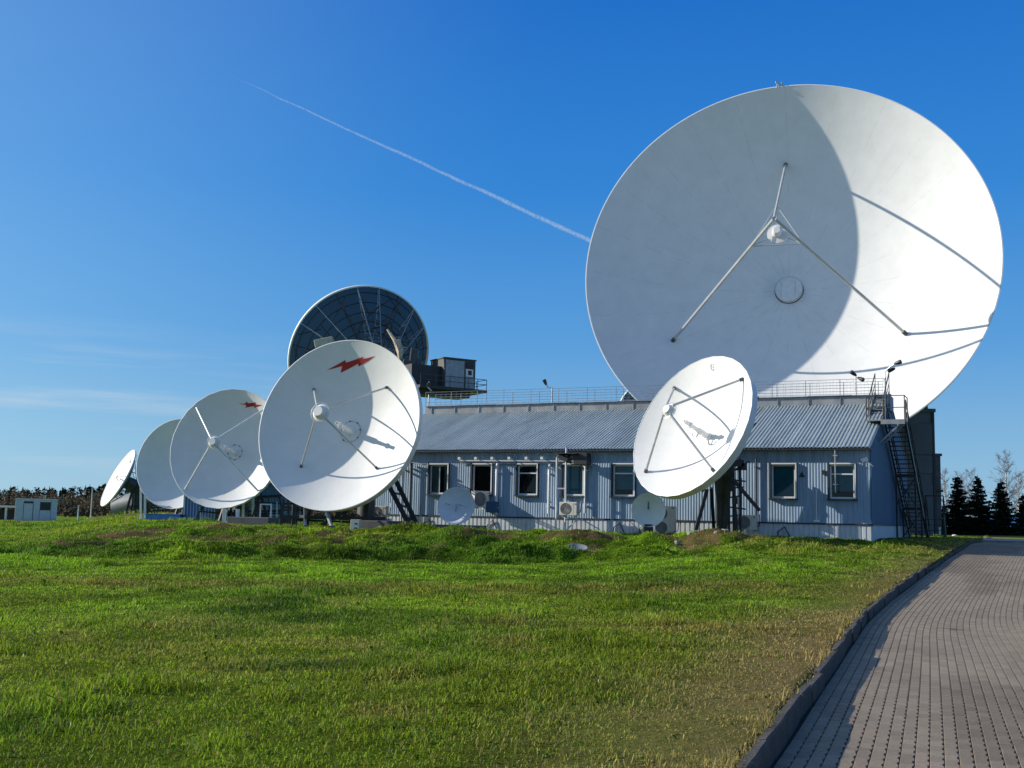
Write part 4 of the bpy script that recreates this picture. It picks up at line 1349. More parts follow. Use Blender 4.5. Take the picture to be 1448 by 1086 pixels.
# cable conduit under the eave on spikes
b = MB(); xa, xb = fac_x(652, 4.2), fac_x(832, 4.2)
b.tube([(xa, -.13, 4.2 - BZ), (xb, -.13, 4.17 - BZ), (xb + .25, -.13, 3.98 - BZ)], .045, 8)
b.tube([(xa, -.09, 4.1 - BZ), (xb, -.09, 4.08 - BZ)], .025, 6)
b.build('cable_conduit', M['strut'], Bld, smooth=True)
for px in (656, 679, 702, 726, 750, 772, 795):
    x = fac_x(px, 4.2); b = MB(); b.tube([(x, -.02, 4.24 - BZ), (x, -.42, 4.30 - BZ)], .022, 6); b.obox((x, -.45, 4.30 - BZ), (.06, 0, 0), (0, .06, 0), (0, 0, .06))
    b.build('conduit_bracket', M['pvc'], Bld)
# little roof and dark box under the eave near the post, cable tray by the lightning dish
x = fac_x(818, 4.4)
b = MB(); b.obox((x - .1, -.75, 4.42 - BZ), (.5, 0, 0), (0, .4, -.05), (0, .01, .02)); b.obox((x + .45, -.7, 4.25 - BZ), (.32, 0, 0), (0, .25, 0), (0, 0, .26)); b.obox((x - .35, -.75, 4.28 - BZ), (.24, 0, -.1), (0, .25, 0), (.05, 0, .1))
b.build('cable_hood', M['dark'], Bld, bevel=.015)
x0, x1 = fac_x(572, 4.1), fac_x(606, 4.1)
b = MB()
for yy in (-.25, -.55): b.beam((x0, yy, 4.22 - BZ), (x1, yy, 4.02 - BZ), .06)
for i in range(7):
    f = i / 6; b.beam((x0 + (x1 - x0) * f, -.25, 4.22 - .2 * f - BZ), (x0 + (x1 - x0) * f, -.55, 4.22 - .2 * f - BZ), .035)
b.beam((x0, -.25, 4.22 - BZ), (x0, -2.6, 4.5 - BZ), .06); b.beam((x0 + .3, -.25, 4.2 - BZ), (x0 + .3, -2.6, 4.5 - BZ), .06)
b.build('cable_tray', M['galv'], Bld)
# notice triangle, junction box, skirting hatches
x = fac_x(1134, 3.6); b = MB(); b.add([(x - .13, -.03, 3.52 - BZ), (x + .13, -.03, 3.52 - BZ), (x, -.03, 3.75 - BZ), (x - .13, -.015, 3.52 - BZ), (x + .13, -.015, 3.52 - BZ), (x, -.015, 3.75 - BZ)], [(0, 1, 2), (0, 3, 4, 1), (1, 4, 5, 2), (2, 5, 3, 0)]); b.build('notice', M['trim'], Bld)
x = fac_x(1165, 3.7); b = MB(); b.box((x - .07, -.12, 3.62 - BZ), (x + .07, -.024, 3.8 - BZ)); b.build('junction_box', M['trim'], Bld)
x = fac_x(1155, 2.2); b = MB(); b.tube([(x, -.06, 1.75 - BZ), (x, -.06, 3.0 - BZ)], .02, 6); b.obox((x, -.05, 1.76 - BZ), (.12, 0, 0), (0, .03, 0), (0, 0, .04)); b.build('cable', M['pvc'], Bld)
for px in (600, 690, 868, 905, 1100):
    x = fac_x(px, 1.4); b = MB(); b.tube([(x, -.09, .9 - BZ), (x + .02, -.09, 1.3 - BZ), (x + .3, -.12, 1.5 - BZ), (x + .5, -.09, 1.1 - BZ)], .025, 6); b.build('cable', M['dark'], Bld)
b = MB(); x = fac_x(692, 2.4); b.box((x - .02, -.3, 1.85 - BZ), (x + .5, -.03, 2.35 - BZ)); b.build('meter_box', M['shaded_wall'], Bld, bevel=.02)
x = fac_x(1226, 4.2); b = MB(); b.tube([(x, -.02, 4.2 - BZ), (x, -.2, 4.22 - BZ)], .03, 6); b.obox((x - .05, -.27, 4.2 - BZ), (.12, 0, .04), (0, .07, 0), (-.03, 0, .07)); b.tube([(x, -.1, 4.15 - BZ), (x + .25, -.06, 3.95 - BZ)], .012, 5); b.build('wall_lamp', M['pvc'], Bld)

def bw(x, y, z):  # building local -> world
    return P0 + UX * x + WY * y + np.array([0, 0, z])

# ------------------------------------------------------------------ ridge lamps
def ridge_lamp(label, x, pts, heads):
    o = empty('floodlight', tuple(bw(x, RY - .4, BZ + rz + .26)), rotB, label, 'floodlight', 'floodlights on the roof ridge')
    b = MB(); b.tube([np.array(p) for p in pts], .035, 6); b.build('lamp_post', M['galv'], o, smooth=True)
    for h in heads:
        b = MB(); c = np.array(h[0]); d = np.array(h[1]); d = d / np.linalg.norm(d)
        b.tube([c - d * .16, c - d * .04, c + d * .12, c + d * .17], [.045, .08, .1, .095], 10); b.build('lamp_head', M['lamp'], o, smooth=True)
def ridge_x(px):
    lo, hi = -40.0, 8.0
    for _ in range(50):
        m = (lo + hi) / 2
        if proj(bw(m, RY, 7.6))[0] < px: lo = m
        else: hi = m
    return lo
ridge_lamp('roof floodlight on a bent post in the middle of the ridge railing', ridge_x(785), [(0, 0, 0), (0, 0, .78), (-.25, 0, .8), (-.38, 0, .98)], [((-.4, 0, 1.05), (-.3, -.2, .8))])
ridge_lamp('pair of black roof spotlights on the railing near the stair', ridge_x(1212), [(0, 0, 0), (0, 0, .85), (.15, 0, .75)], [((-.08, 0, .98), (-.5, -.5, .4)), ((.22, 0, .74), (.6, -.4, -.3))])
ridge_lamp('roof floodlight on a tall bent post at the stair end of the ridge', -.12, [(0, 0, -.3), (0, 0, 1.05), (.22, -.1, 1.22), (.5, -.2, 1.36)], [((.56, -.22, 1.38), (.8, -.3, .2)), ((.3, -.2, 1.08), (-.8, -.3, -.35))])
ridge_lamp('black crooked floodlight at the far end of the ridge below the cabin', -BL + .1, [(0, 0, 0), (0, 0, .6), (.18, 0, .8), (-.1, 0, 1.05), (0, 0, 1.3)], [((.12, 0, .72), (-.6, -.3, -.5)), ((-.05, 0, 1.1), (.3, -.3, .6))])

# ------------------------------------------------------------------ outside stair at the gable
St = empty('metal_staircase', tuple(bw(.6, 13.0, .95)), rotB, 'black steel outside staircase climbing the gable end to the ridge', 'staircase')
SO = np.array([.6, 13.0, .95 - BZ])
def sp(mb_, name, m, parent=None, smooth=False):
    mb_.v = [tuple(np.array(q) - SO - np.array([0, 0, 0])) for q in mb_.v]
    return mb_.build(name, m, parent or St, smooth)
s_lo, z_lo, s_hi, z_hi = 13.0, 1.0 - BZ, 3.8, 5.98 - BZ
xi, xo = .16, .98
for x in (xi, xo):
    b = MB(); b.beam((x, s_lo, z_lo), (x, s_hi, z_hi), .07, .26); sp(b, 'stringer', M['dark'])
    b = MB()
    for h in (.55, 1.0): b.tube([(x, s_lo, z_lo + h), (x, s_hi, z_hi + h)], .025, 6)
    for f in np.linspace(0, 1, 8): b.beam((x, s_lo + (s_hi - s_lo) * f, z_lo + (z_hi - z_lo) * f), (x, s_lo + (s_hi - s_lo) * f, z_lo + (z_hi - z_lo) * f + 1.0), .04)
    sp(b, 'handrail', M['dark'])
nt = 28
for i in range(1, nt):
    f = i / nt; y, z = s_lo + (s_hi - s_lo) * f, z_lo + (z_hi - z_lo) * f
    b = MB(); b.box((xi + .04, y - .12, z), (xo - .04, y + .12, z + .035)); sp(b, 'tread', M['dark'])
for f in (.33, .62):
    y, z = s_lo + (s_hi - s_lo) * f, z_lo + (z_hi - z_lo) * f
    b = MB()
    for x in (xi, xo): b.beam((x, y, z), (x, y + .02, .3), .08)
    b.beam((xi, y, z - .2), (xo, y, z - .2), .1, .14); b.beam((xi, y, z - .3), (xo, y, z - 1.5), .05); b.beam((xo, y, z - .3), (xi, y, z - 1.5), .05)
    sp(b, 'stair_support', M['dark'])
# lower side flight turning out
b = MB()
for i in range(5): b.box((xo + .08 + .0, 11.6 + i * .24, .5 - .0 + 1.3 - i * .26 - .4), (xo + .85, 11.8 + i * .24, .53 + 1.3 - i * .26 - .4))
for x in (xo + .07, xo + .87): b.beam((x, 11.4, 1.55), (x, 12.9, .05), .06, .2); b.tube([(x, 11.3, 2.55), (x, 11.6, 2.45), (x, 12.9, 1.1)], .03, 6); b.beam((x, 11.4, 0), (x, 11.4, 2.55), .05); b.beam((x, 12.9, 0), (x, 12.9, 1.1), .05); b.beam((x, 12.2, .6), (x, 12.2, 1.8), .04)
b.tube([(xo + .07, 11.3, 2.55), (xo + .87, 11.3, 2.55)], .03, 6)
sp(b, 'lower_flight', M['dark'])
# top landing at the roof edge, steps up the slope to the walkway, light guard rails
zl = 6.05 - BZ
b = MB(); b.box((-.48, 2.6, zl - .05), (1.05, 3.85, zl)); sp(b, 'landing', M['galv'])
b = MB(); b.box((.1, 2.56, zl - .2), (1.06, 2.6, zl - .02)); sp(b, 'landing_beam', M['parapet'])
b = MB(); b.beam((1.0, 2.7, zl - .05), (.06, 2.7, zl - .95), .07); sp(b, 'landing_brace', M['galv'])
b = MB(); b.beam((1.0, 3.7, zl - .05), (.06, 3.7, zl - .95), .07); sp(b, 'landing_brace', M['galv'])
for k in range(8):
    f = (k + .5) / 8; y = 3.85 + 2.3 * f; z = zl + 1.42 * f
    b = MB(); b.box((-.52, y - .11, z), (.02, y + .11, z + .035)); sp(b, 'roof_tread', M['galv'])
for x in (-.55, .05):
    b = MB(); b.beam((x, 3.8, zl + .02), (x, 6.2, zl + 1.5), .05, .2); sp(b, 'roof_stringer', M['darkgrey'])
    b = MB(); b.tube([(x, 3.8, zl + .02), (x, 3.8, zl + .95), (x, 6.2, zl + 2.4), (x, 6.2, zl + 1.5)], .026, 6); b.tube([(x, 3.8, zl + .5), (x, 6.2, zl + 1.95)], .018, 6)
    b.tube([(x, 5.0, zl + .75), (x, 5.0, zl + 1.68)], .02, 6); sp(b, 'roof_handrail', M['darkgrey'], smooth=True)
for pts in ([(-.48, 2.62), (-.48, 3.7)], [(1.05, 2.62), (1.05, 3.8)], [(-.48, 2.62), (.3, 2.62), (1.05, 2.62)]):
    b = MB()
    for h in (.5, 1.0): b.tube([(x, y, zl + h) for x, y in pts], .02, 6)
    for x, y in pts: b.tube([(x, y, zl - .02), (x, y, zl + 1.02)], .024, 6)
    sp(b, 'guard_rail', M['darkgrey'], smooth=True)

# ------------------------------------------------------------------ air conditioners
def ac_unit(label, loc, rz, s=1.0, fans=1, w=.82, h=.58, group='outdoor air conditioning units'):
    o = empty('air_conditioner', tuple(loc), rz, label, 'air conditioner', group)
    hh = h * (1 if fans == 1 else 2.05)
    b = MB(); b.box((-w / 2, -.16, .06), (w / 2, .16, .06 + hh)); b.build('casing', M['acbody'], o, bevel=.02)
    for k in range(fans):
        cz = .06 + hh * (k + .5) / fans; cx = -w * .14
        fr = (np.array([cx, -.162, cz]), np.array([1., 0, 0]), np.array([0, 0, 1.]), np.array([0, -1., 0]))
        rr = h * .40
        b = MB(); b.lathe(fr, [(.003, .004), (rr * .25, .006), (rr * .26, .002), (rr, .002), (rr * 1.04, .014), (rr * 1.08, 0)], 28)
        for q in (.42, .58, .74, .9): b.lathe(fr, [(rr * q, .004), (rr * q + .012, .012), (rr * q + .02, .004)], 28)
        b.build('fan_grille', M['acgrille'], o)
    b = MB(); b.box((w * .29, -.164, .1), (w * .295, -.158, .02 + hh)); b.box((w * .36, -.164, hh - .05), (w * .47, -.161, hh)); b.build('panel_seam', M['acgrille'], o)
    b = MB()
    for x in (-w * .33, w * .33): b.box((x - .03, -.19, 0), (x + .03, .19, .058))
    b.build('bracket', M['galv'], o)
    b = MB(); b.tube([(w / 2, .05, .2), (w / 2 + .09, .05, .22), (w / 2 + .1, .1, .5), (w / 2 + .06, .2, .7)], .02, 6); b.build('pipe', M['lamp'], o)
    return o
q = bw(fac_x(816, 2.2), -.9, 1.72)
ac_unit('white fan unit on a tall twin post frame below the fourth window', q, rotB)
q = bw(fac_x(682, 2.4) + .1, -.42, 2.0)
o = ac_unit('cream fan unit on the wall beside the small round dish, seen end on', q, rotB + R_(62), h=.75)
q = bw(fac_x(951, 2.2), -1.0, 1.0)
ac_unit('tall cream double fan unit standing behind the small plain dish', q, rotB, fans=2, w=.86)
q = bw(fac_x(1063, 2.0), -.75, 1.28)
ac_unit('cream fan unit low by the legs of the sunlit dish', q, rotB, h=.6, w=.75)
q = at(537, 733, 51.8)
o = ac_unit('white fan unit with a white pipe on a stand under the large lightning dish', q, rotB + R_(8), w=.75, h=.5)
b = MB(); b.tube([(-.52, .1, -.1), (-.52, .1, 1.05)], .07, 8); b.box((-.7, -.1, -.14), (.5, .25, -.0)); b.build('stand', M['pipe'], o, smooth=False)
# twin post frame carrying the fan unit
xA, xB = fac_x(796, 2.8), fac_x(809, 2.8)
pf = empty('mast_frame', tuple(bw(xB, -.75, gz1(*bw(xB, -.75, 0)[:2]))), rotB, 'tall white twin pole frame standing before the fourth window', 'pole frame')
gzf = gz1(*bw(xB, -.75, 0)[:2])
for dx, top in ((0, 4.75), (xA - xB, 4.3)):
    b = MB(); b.tube([(dx, 0, -.05), (dx, 0, top - gzf)], .045, 8); b.build('pole', M['pipe'], pf, smooth=True)
b = MB(); b.beam((0, 0, 2.95 - gzf), (xA - xB, 0, 2.95 - gzf), .06); b.build('crossbar', M['strut'], pf)
b = MB(); b.beam((0, 0, 1.66 - gzf), (.75, 0, 1.66 - gzf), .07); b.beam((.6, 0, 1.66 - gzf), (.02, 0, 1.1 - gzf), .05); b.beam((.7, 0, 1.66 - gzf), (1.5, .3, .2), .05); b.build('bracket', M['strut'], pf)

# ------------------------------------------------------------------ small things on the ground
def boxthing(name, label, cat, c, half, m, rz=0, group=None, bevel=.01, extra=None):
    o = empty(name, (c[0], c[1], c[2]), rz, label, cat, group)
    return o
o = boxthing('utility_cabinet', 'small beige utility cabinet on the grass under the large lightning dish', 'cabinet', ground_pt(503, 750, 46.6), None, None, R_(-10))
b = MB(); b.box((-.2, -.12, .0), (.2, .12, .52)); b.build('cabinet_body', M['soilbox'], o, bevel=.012)
b = MB(); b.box((-.17, -.128, .04), (.17, -.122, .48)); b.build('cabinet_door', M['acbody'], o)
b = MB()
for z in (.32, .14): b.box((-.02, -.135, z), (.1, -.129, z + .06))
b.build('notice', M['trim'], o)

def plinth(label, p, hx, hy, h, rz, m=M['darkconcrete']):
    b = MB(); b.box((-hx, -hy, -.3), (hx, hy, h))
    ob = b.build('concrete_plinth', m, None, bevel=.03)
    ob.location = p; ob.rotation_euler = (0, 0, rz)
    tag(ob, label, 'concrete block', 'concrete plinths under the dishes')
plinth('dark concrete block beside the beige cabinet below the large lightning dish', ground_pt(545, 748, 49.3), 1.0, .8, .42, R_(-20))
plinth('dark concrete block under the small lightning dish', ground_pt(362, 740, 58), 1.15, .9, .4, R_(-15))
plinth('flat pale concrete slab beneath the sunlit dish', ground_pt(1055, 752, 44.6), 1.6, 1.0, .12, R_(-18), M['concrete'])
b = MB(); b.box((-2.0, -.12, -.2), (2.0, .12, .30)); ob = b.build('turf_kerb', M['darkconcrete'], None, bevel=.02)
ob.location = ground_pt(625, 752, 47.2); ob.rotation_euler = (0, 0, rotB); tag(ob, 'dark concrete edging below the small round dish', 'edging')

# upturned pale lid on the lawn
lid = MB(); fr = (np.array([0., 0, .12]), np.array([1., 0, 0]), np.array([0, .8, .32]), np.array([0, -.35, .93]))
lid.lathe(fr, [(.01, -.1), (.2, -.08), (.36, 0), (.38, .02), (.34, .03), (.2, -.05), (.01, -.07)], 28)
ob = lid.build('manhole_cover', M['tank'], None, smooth=True); ob.location = ground_pt(816, 778, 38.6, .02)
tag(ob, 'pale upturned round lid lying in the grass before the building', 'lid')
for k, (px, py, Y) in enumerate(((957, 765, 41), (1025, 756, 42), (1013, 757, 41.5), (975, 753, 42), (558, 752, 47), (1141, 798, 31))):
    b = MB()
    rr = random.Random(k)
    base = [(math.cos(t) * rr.uniform(.8, 1.2), math.sin(t) * rr.uniform(.7, 1.1)) for t in np.linspace(0, 6.28, 8)[:-1]]
    sc = (.13, .2, .12, .15, .2, .06)[k]
    b.add([(x * sc, y * sc, -.05) for x, y in base] + [(x * sc * .7 + .02, y * sc * .7, sc * .55 * rr.uniform(.8, 1.2)) for x, y in base],
          [tuple(range(7, 14))] + [(i, (i + 1) % 7, 7 + (i + 1) % 7, 7 + i) for i in range(7)])
    ob = b.build('stone', M['concrete'], None, bevel=.01); ob.location = ground_pt(px, py, Y)
    tag(ob, ('pale stone on the soil heap right of the double fan unit', 'broken pale stone on the slab before the sunlit dish', 'pale stone beside the broken one before the sunlit dish',
             'small stone at the foot of the soil heap', 'reddish stone at the end of the turf edging', 'lone pale stone on open grass')[k], 'stone', 'loose stones on the ground')

# white bracket, blue sheets near the far dishes
b = MB(); b.box((-.42, -.1, 0), (-.26, .1, .8)); b.box((.26, -.1, 0), (.42, .1, .8)); b.box((-.26, -.1, 0), (.26, .1, .2))
ob = b.build('white_bracket', M['white'], None, bevel=.01); ob.location = ground_pt(326, 740, 58.5); tag(ob, 'white U shaped bracket standing under the small lightning dish', 'bracket')
b = MB(); b.box((-.3, -.04, 0), (-.24, .04, .75)); b.box((.24, -.04, 0), (.3, .04, .75)); b.box((-.24, -.04, 0), (.24, .04, .06)); b.box((-.24, -.04, .69), (.24, .04, .75))
ob = b.build('square_frame', M['white'], None); ob.location = ground_pt(375, 735, 57.6, .35); tag(ob, 'small white square frame on the block under the small lightning dish', 'frame')
for k, (px, Y, w, h, lab) in enumerate(((233, 70, 1.05, .38, 'blue covered crate on the grass below the plain shaded dish'), (270, 69.5, .95, .16, 'flat blue sheet on the grass left of the white bracket'))):
    b = MB(); b.box((-w, -.5, 0), (w, .5, h)); b.box((-w - .04, -.54, h), (w + .04, .54, h + .05))
    ob = b.build('blue_cover', M['bluetarp'], None, bevel=.03); ob.location = ground_pt(px, 737, Y); tag(ob, lab, 'cover')

# cylindrical tank behind the far dish
o = empty('storage_tank', tuple(ground_pt(186, 725, 92, .9)), 0, 'grey horizontal cylinder tank lying on the mound behind the far tilted dish', 'tank')
p0, p1 = np.array([-1.4, .5, -.15]), np.array([2.2, -.6, .75])
b = MB(); b.tube([p0, p0 + (p1 - p0) * .03, p0 + (p1 - p0) * .97, p1], [.75, .95, .95, .75], 24); b.build('tank_shell', M['tank'], o, smooth=True)
b = MB(); b.box((-.9, -.5, -1.2), (-.6, .9, -.5)); b.box((1.2, -.6, -1.2), (1.5, .6, -.2)); b.build('tank_saddle', M['darkgrey'], o)
b = MB(); b.tube([p0 + (p1 - p0) * .55 + np.array([0, -.9, .35]), p0 + (p1 - p0) * .55 + np.array([0, -1.05, .4])], .25, 14); b.build('tank_hatch', M['lamp'], o, smooth=True)

# low blue shed behind the small lightning dish
sx0, sx1 = at(258, 735, 70), at(398, 735, 68)
o = empty('blue_shed', (sx0[0], 70.0, .9), R_(-12), 'low blue metal shed half hidden behind the small lightning dish', 'shed')
Ls = (sx1[0] - sx0[0]) * 1.02
b = MB(); corr_strip(b, 0, Ls, 0, 2.5, .2, .03, [(2.2, 4.0, .75, 1.6)]); b.build('wall', M['shaded_wall'], o)
b = MB(); b.box((0, .05, 0), (Ls, 3.5, 2.45)); b.build('shed_core', M['shaded_wall'], o)
b = MB(); b.box((-.2, -.3, 2.5), (Ls + .2, 3.8, 2.58)); b.build('roof', M['roof'], o)
b = MB(); b.box((2.2, -.01, .75), (4.0, .04, .8)); b.box((2.2, -.01, 1.55), (4.0, .04, 1.6))
for x in (2.2, 2.78, 3.37, 3.95): b.box((x, -.009, .8), (x + .05, .039, 1.55))
wn = b.build('window', M['pvc'], o)
b = MB(); b.add([(2.25, .045, .8), (3.95, .045, .8), (3.95, .045, 1.55), (2.25, .045, 1.55)], [(0, 1, 2, 3)]); b.build('window_pane', M['curtain'], wn)

# ------------------------------------------------------------------ pedestal tower of the huge dish
T = empty('pedestal_building', (19.6, 79, .8), 0, 'dark grey concrete block building with wall panels beneath the huge dish', 'building')
x1 = at(1322, 640, 73)[0]; x2 = at(1331, 700, 73.6)[0]
ztop = at(1322, 583, 73)[2]; zstep = at(1331, 645, 73.6)[2]
def tl(x, y, z): return (x - 19.6, y - 79, z - .8)
b = MB(); b.box(tl(9.5, 73, 0), tl(x1, 86, ztop)); b.build('wall', M['towerwall'], T)
b = MB(); b.box(tl(x1, 73.6, 0), tl(x2, 85, zstep)); b.build('wall', M['darkconcrete'], T)
b = MB(); b.box(tl(9.3, 72.85, ztop), tl(x1 + .06, 86.2, ztop + .22)); b.box(tl(x1 + .002, 73.45, zstep), tl(x2 + .06, 85.1, zstep + .16)); b.build('coping', M['darkconcrete'], T)
xp = at(1320, 575, 74)[0]
b = MB(); b.box(tl(xp - 3.2, 75, ztop + .22), tl(xp, 82, ztop + 1.15)); b.build('roof_hatch', M['dark'], T)
for (px0, px1, py0, py1) in ((1281, 1318.5, 599, 642), (1286, 1318.5, 644.5, 669), (1286, 1319.5, 685, 756)):
    a, c = at(px0, py1, 72.95), at(px1, py0, 72.95)
    b = MB(); b.box(tl(a[0], 72.93, a[2]), tl(c[0], 73.0, c[2])); b.build('wall_panel', M['towerwall'], T, bevel=.02)
b = MB(); b.box(tl(x1 - .16, 72.9, .9), tl(x1 - .02, 72.998, ztop)); b.build('corner_strip', M['trim'], T)
b = MB(); a = at(1328, 694, 73.5); b.box(tl(a[0] - .25, 73.45, a[2] - .08), tl(a[0] + .25, 73.6, a[2] + .08)); b.build('vent', M['trim'], T)
a = at(1329, 755, 71.5); o = empty('marker_post', (a[0], 71.5, 1.0), 0, 'short pale post at the foot of the dark concrete building', 'post')
b = MB(); b.tube([(0, 0, -.2), (0, 0, .55)], .06, 8); b.build('post', M['pipe'], o, smooth=True)
b = MB(); b.tube([(0, 0, .551), (0, 0, .6)], .075, 8); b.build('cap', M['strut'], o, smooth=True)
a = at(1350, 764, 62); b = MB(); b.lathe((np.array([0., 0, 0]), np.array([1., 0, 0]), np.array([0, 1., 0]), np.array([0, 0, 1.])), [(.16, -.2), (.17, .1), (.12, .2), (.01, .23)], 14)
ob = b.build('kerb_marker', M['white'], None, smooth=True); ob.location = (a[0], a[1], 1.0); tag(ob, 'small white rounded marker stone at the far end of the road', 'marker')

# ------------------------------------------------------------------ spruces, birches, fence, sheds on the right
def spruce_mesh(seed, H, Rm):
    r = np.random.default_rng(seed)
    V, Fc, C = [], [], []
    def tri(a, b, c, colr):
        i = len(V); V.extend((a, b, c)); Fc.append((i, i + 1, i + 2)); C.extend((colr,) * 3)
    nw = 30
    for k in range(nw):
        f = (k + r.random() * .5) / nw
        z = .25 + (H - .3) * f
        L0 = Rm * (1 - f) ** .82 * r.uniform(.85, 1.12) + .12
        nb = int(13 - 6 * f)
        ph = r.random() * 6.28
        for b in range(nb):
            a = ph + 6.283 * b / nb + r.normal(0, .14)
            L = L0 * r.uniform(.5, 1.18); zj = r.normal(0, .075)
            da = np.array([math.cos(a), math.sin(a), 0]); sd = np.array([-da[1], da[0], 0])
            ns = max(4, int(L / .10))
            for s in range(ns):
                t = (s + .5) / ns
                p = np.array([0, 0, z + zj]) + da * L * t + np.array([0, 0, -.26 * L * t + .30 * L * t * t])
                w = .30 * L * (1 - t) ** .7 * .8 + .07
                g = r.uniform(.6, 1.4)
                cc = np.array([.016, .032, .014]) * g
                for sgn in (-1, 1):
                    q = p + sd * sgn * w * r.uniform(.7, 1.1) + da * w * r.uniform(.5, 1.0) + np.array([0, 0, r.uniform(-.10, .04)])
                    tri(p - da * .06 + np.array([0, 0, .02]), q, p + da * .13 + np.array([0, 0, r.uniform(-.05, .0)]), cc)
                q = p + np.array([0, 0, -r.uniform(.08, .2)]) + da * .08
                tri(p - da * .08, p + da * .10, q, cc * .8)
    tri(np.array([-.05, 0, H - .4]), np.array([.05, 0, H - .4]), np.array([0, 0, H + .1]), np.array([.016, .03, .014]))
    tri(np.array([0, -.05, H - .4]), np.array([0, .05, H - .4]), np.array([0, 0, H + .1]), np.array([.016, .03, .014]))
    return np.array(V), np.array(Fc), np.array(C)
protos = []
for i in range(3):
    V, Fc, C = spruce_mesh(50 + i, 4.4, 1.42)
    root = empty('spruce_tree', (0, 0, 0))
    ob = raw_mesh('crown', V, Fc.ravel(), np.arange(0, len(Fc) * 3, 3), M['needle'], C); ob.parent = root
    b = MB(); b.tube([(0, 0, -.2), (0, 0, 2), (0, 0, 4.2)], [.11, .07, .02], 7); b.build('trunk', M['bark'], root, smooth=True)
    protos.append(root)
used = set()
for k, (px, top, Y, lab) in enumerate(((1356, 671, 80, 'dark spruce standing nearest to the concrete building'), (1385, 673, 80.5, 'dark spruce with the second tallest crown, next to the first'), (1417, 679, 82, 'dark spruce standing alone before the tall birch'),
                               (1448, 698, 83, 'dark spruce cut by the frame edge beside the wooden fence'), (1336, 716, 78.5, 'short bushy spruce tight against the concrete building'), (1480, 690, 84, 'spruce out beyond the frame edge'))):
    g = .9
    a = at(px, 757, Y)
    h = at(px, top, Y)[2] - g
    i = k % 3
    if i in used: o = dup(protos[i])
    else: o = protos[i]; used.add(i)
    o.location = (a[0], a[1], g); o.rotation_euler = (0, 0, k * 1.3); sc = h / 4.5; wd = 1.0 if k != 4 else 1.7
    o.scale = (sc * wd, sc * wd, sc)
    tag(o, lab, 'tree', 'dark spruces beside the road')

def birch_mesh(seed, H, spread):
    r = random.Random(seed)
    tr, tw = MB(), MB()
    pts = [np.array([0., 0, -.2])]; n = 10
    for i in range(n):
        pts.append(pts[-1] + np.array([r.gauss(0, .05), r.gauss(0, .05), (H + .2) / n]))
    rad = [.022 * H * (1 - i / n) ** .9 + .012 for i in range(n + 1)]
    tr.tube(pts, rad, 7)
    def twig(p, d, L, rd, lev):
        q = [p]; m = 4
        for i in range(m):
            d = d + np.array([r.gauss(0, .13), r.gauss(0, .13), .10 - .06 * lev]); d = d / np.linalg.norm(d)
            q.append(q[-1] + d * L / m)
        tw.tube(q, [rd * (1 - .8 * i / m) for i in range(m + 1)], 3, caps=False)
        if lev < 3:
            for j in range((7, 6, 5)[lev]):
                t = r.uniform(.2, 1); k = min(m - 1, int(t * m)); pp = q[k] + (q[k + 1] - q[k]) * (t * m - k)
                a = r.uniform(0, 6.28); e = np.array([math.cos(a), math.sin(a), r.uniform(-.2, .7)])
                dd = d * .9 + e * .75; dd /= np.linalg.norm(dd)
                twig(pp, dd, L * r.uniform(.4, .62), max(rd * .5, .012), lev + 1)
    for k in range(34):
        f = .22 + .76 * k / 34
        i = min(n - 1, int(f * n)); p = pts[i] + (pts[i + 1] - pts[i]) * (f * n - i)
        a = k * 2.4 + r.gauss(0, .3); L = spread * (1 - .72 * f) * r.uniform(.7, 1.15)
        twig(p, np.array([math.cos(a), math.sin(a), r.uniform(.5, 1.1)]) / 1.3, L, .006 * H * (1 - .7 * f) + .01, 1)
    return tr, tw
bt = []
for i in range(2):
    tr, tw = birch_mesh(90 + i, 8.5, 3.0)
    root = empty('birch_tree', (0, 0, 0)); tr.build('trunk', M['birch'], root, smooth=True); tw.build('branches', M['twig'], root)
    bt.append(root)
for k, (px, top, Y, lab) in enumerate(((1426, 640, 100, 'tallest bare birch with a white trunk behind the lone spruce'), (1375, 664, 118, 'bare birch rising between the two tallest spruces'), (1362, 668, 119, 'thin bare birch behind the spruce nearest the building'),
                                     (1337, 665, 112, 'bare birch half hidden by the concrete building'), (1440, 668, 104, 'lower bare birch right beside the tallest one'), (1470, 660, 110, 'bare birch beyond the frame edge'))):
    o = bt[k] if k < 2 else dup(bt[k % 2])
    a = at(px, 750, Y); h = at(px, top, Y)[2] - .6
    o.location = (a[0], Y, .6); o.rotation_euler = (0, 0, k * 2.1); sc = h / 8.6; o.scale = (sc * (.85 if k else .8),) * 2 + (sc,)
    tag(o, lab, 'tree', 'bare birches behind the spruces')

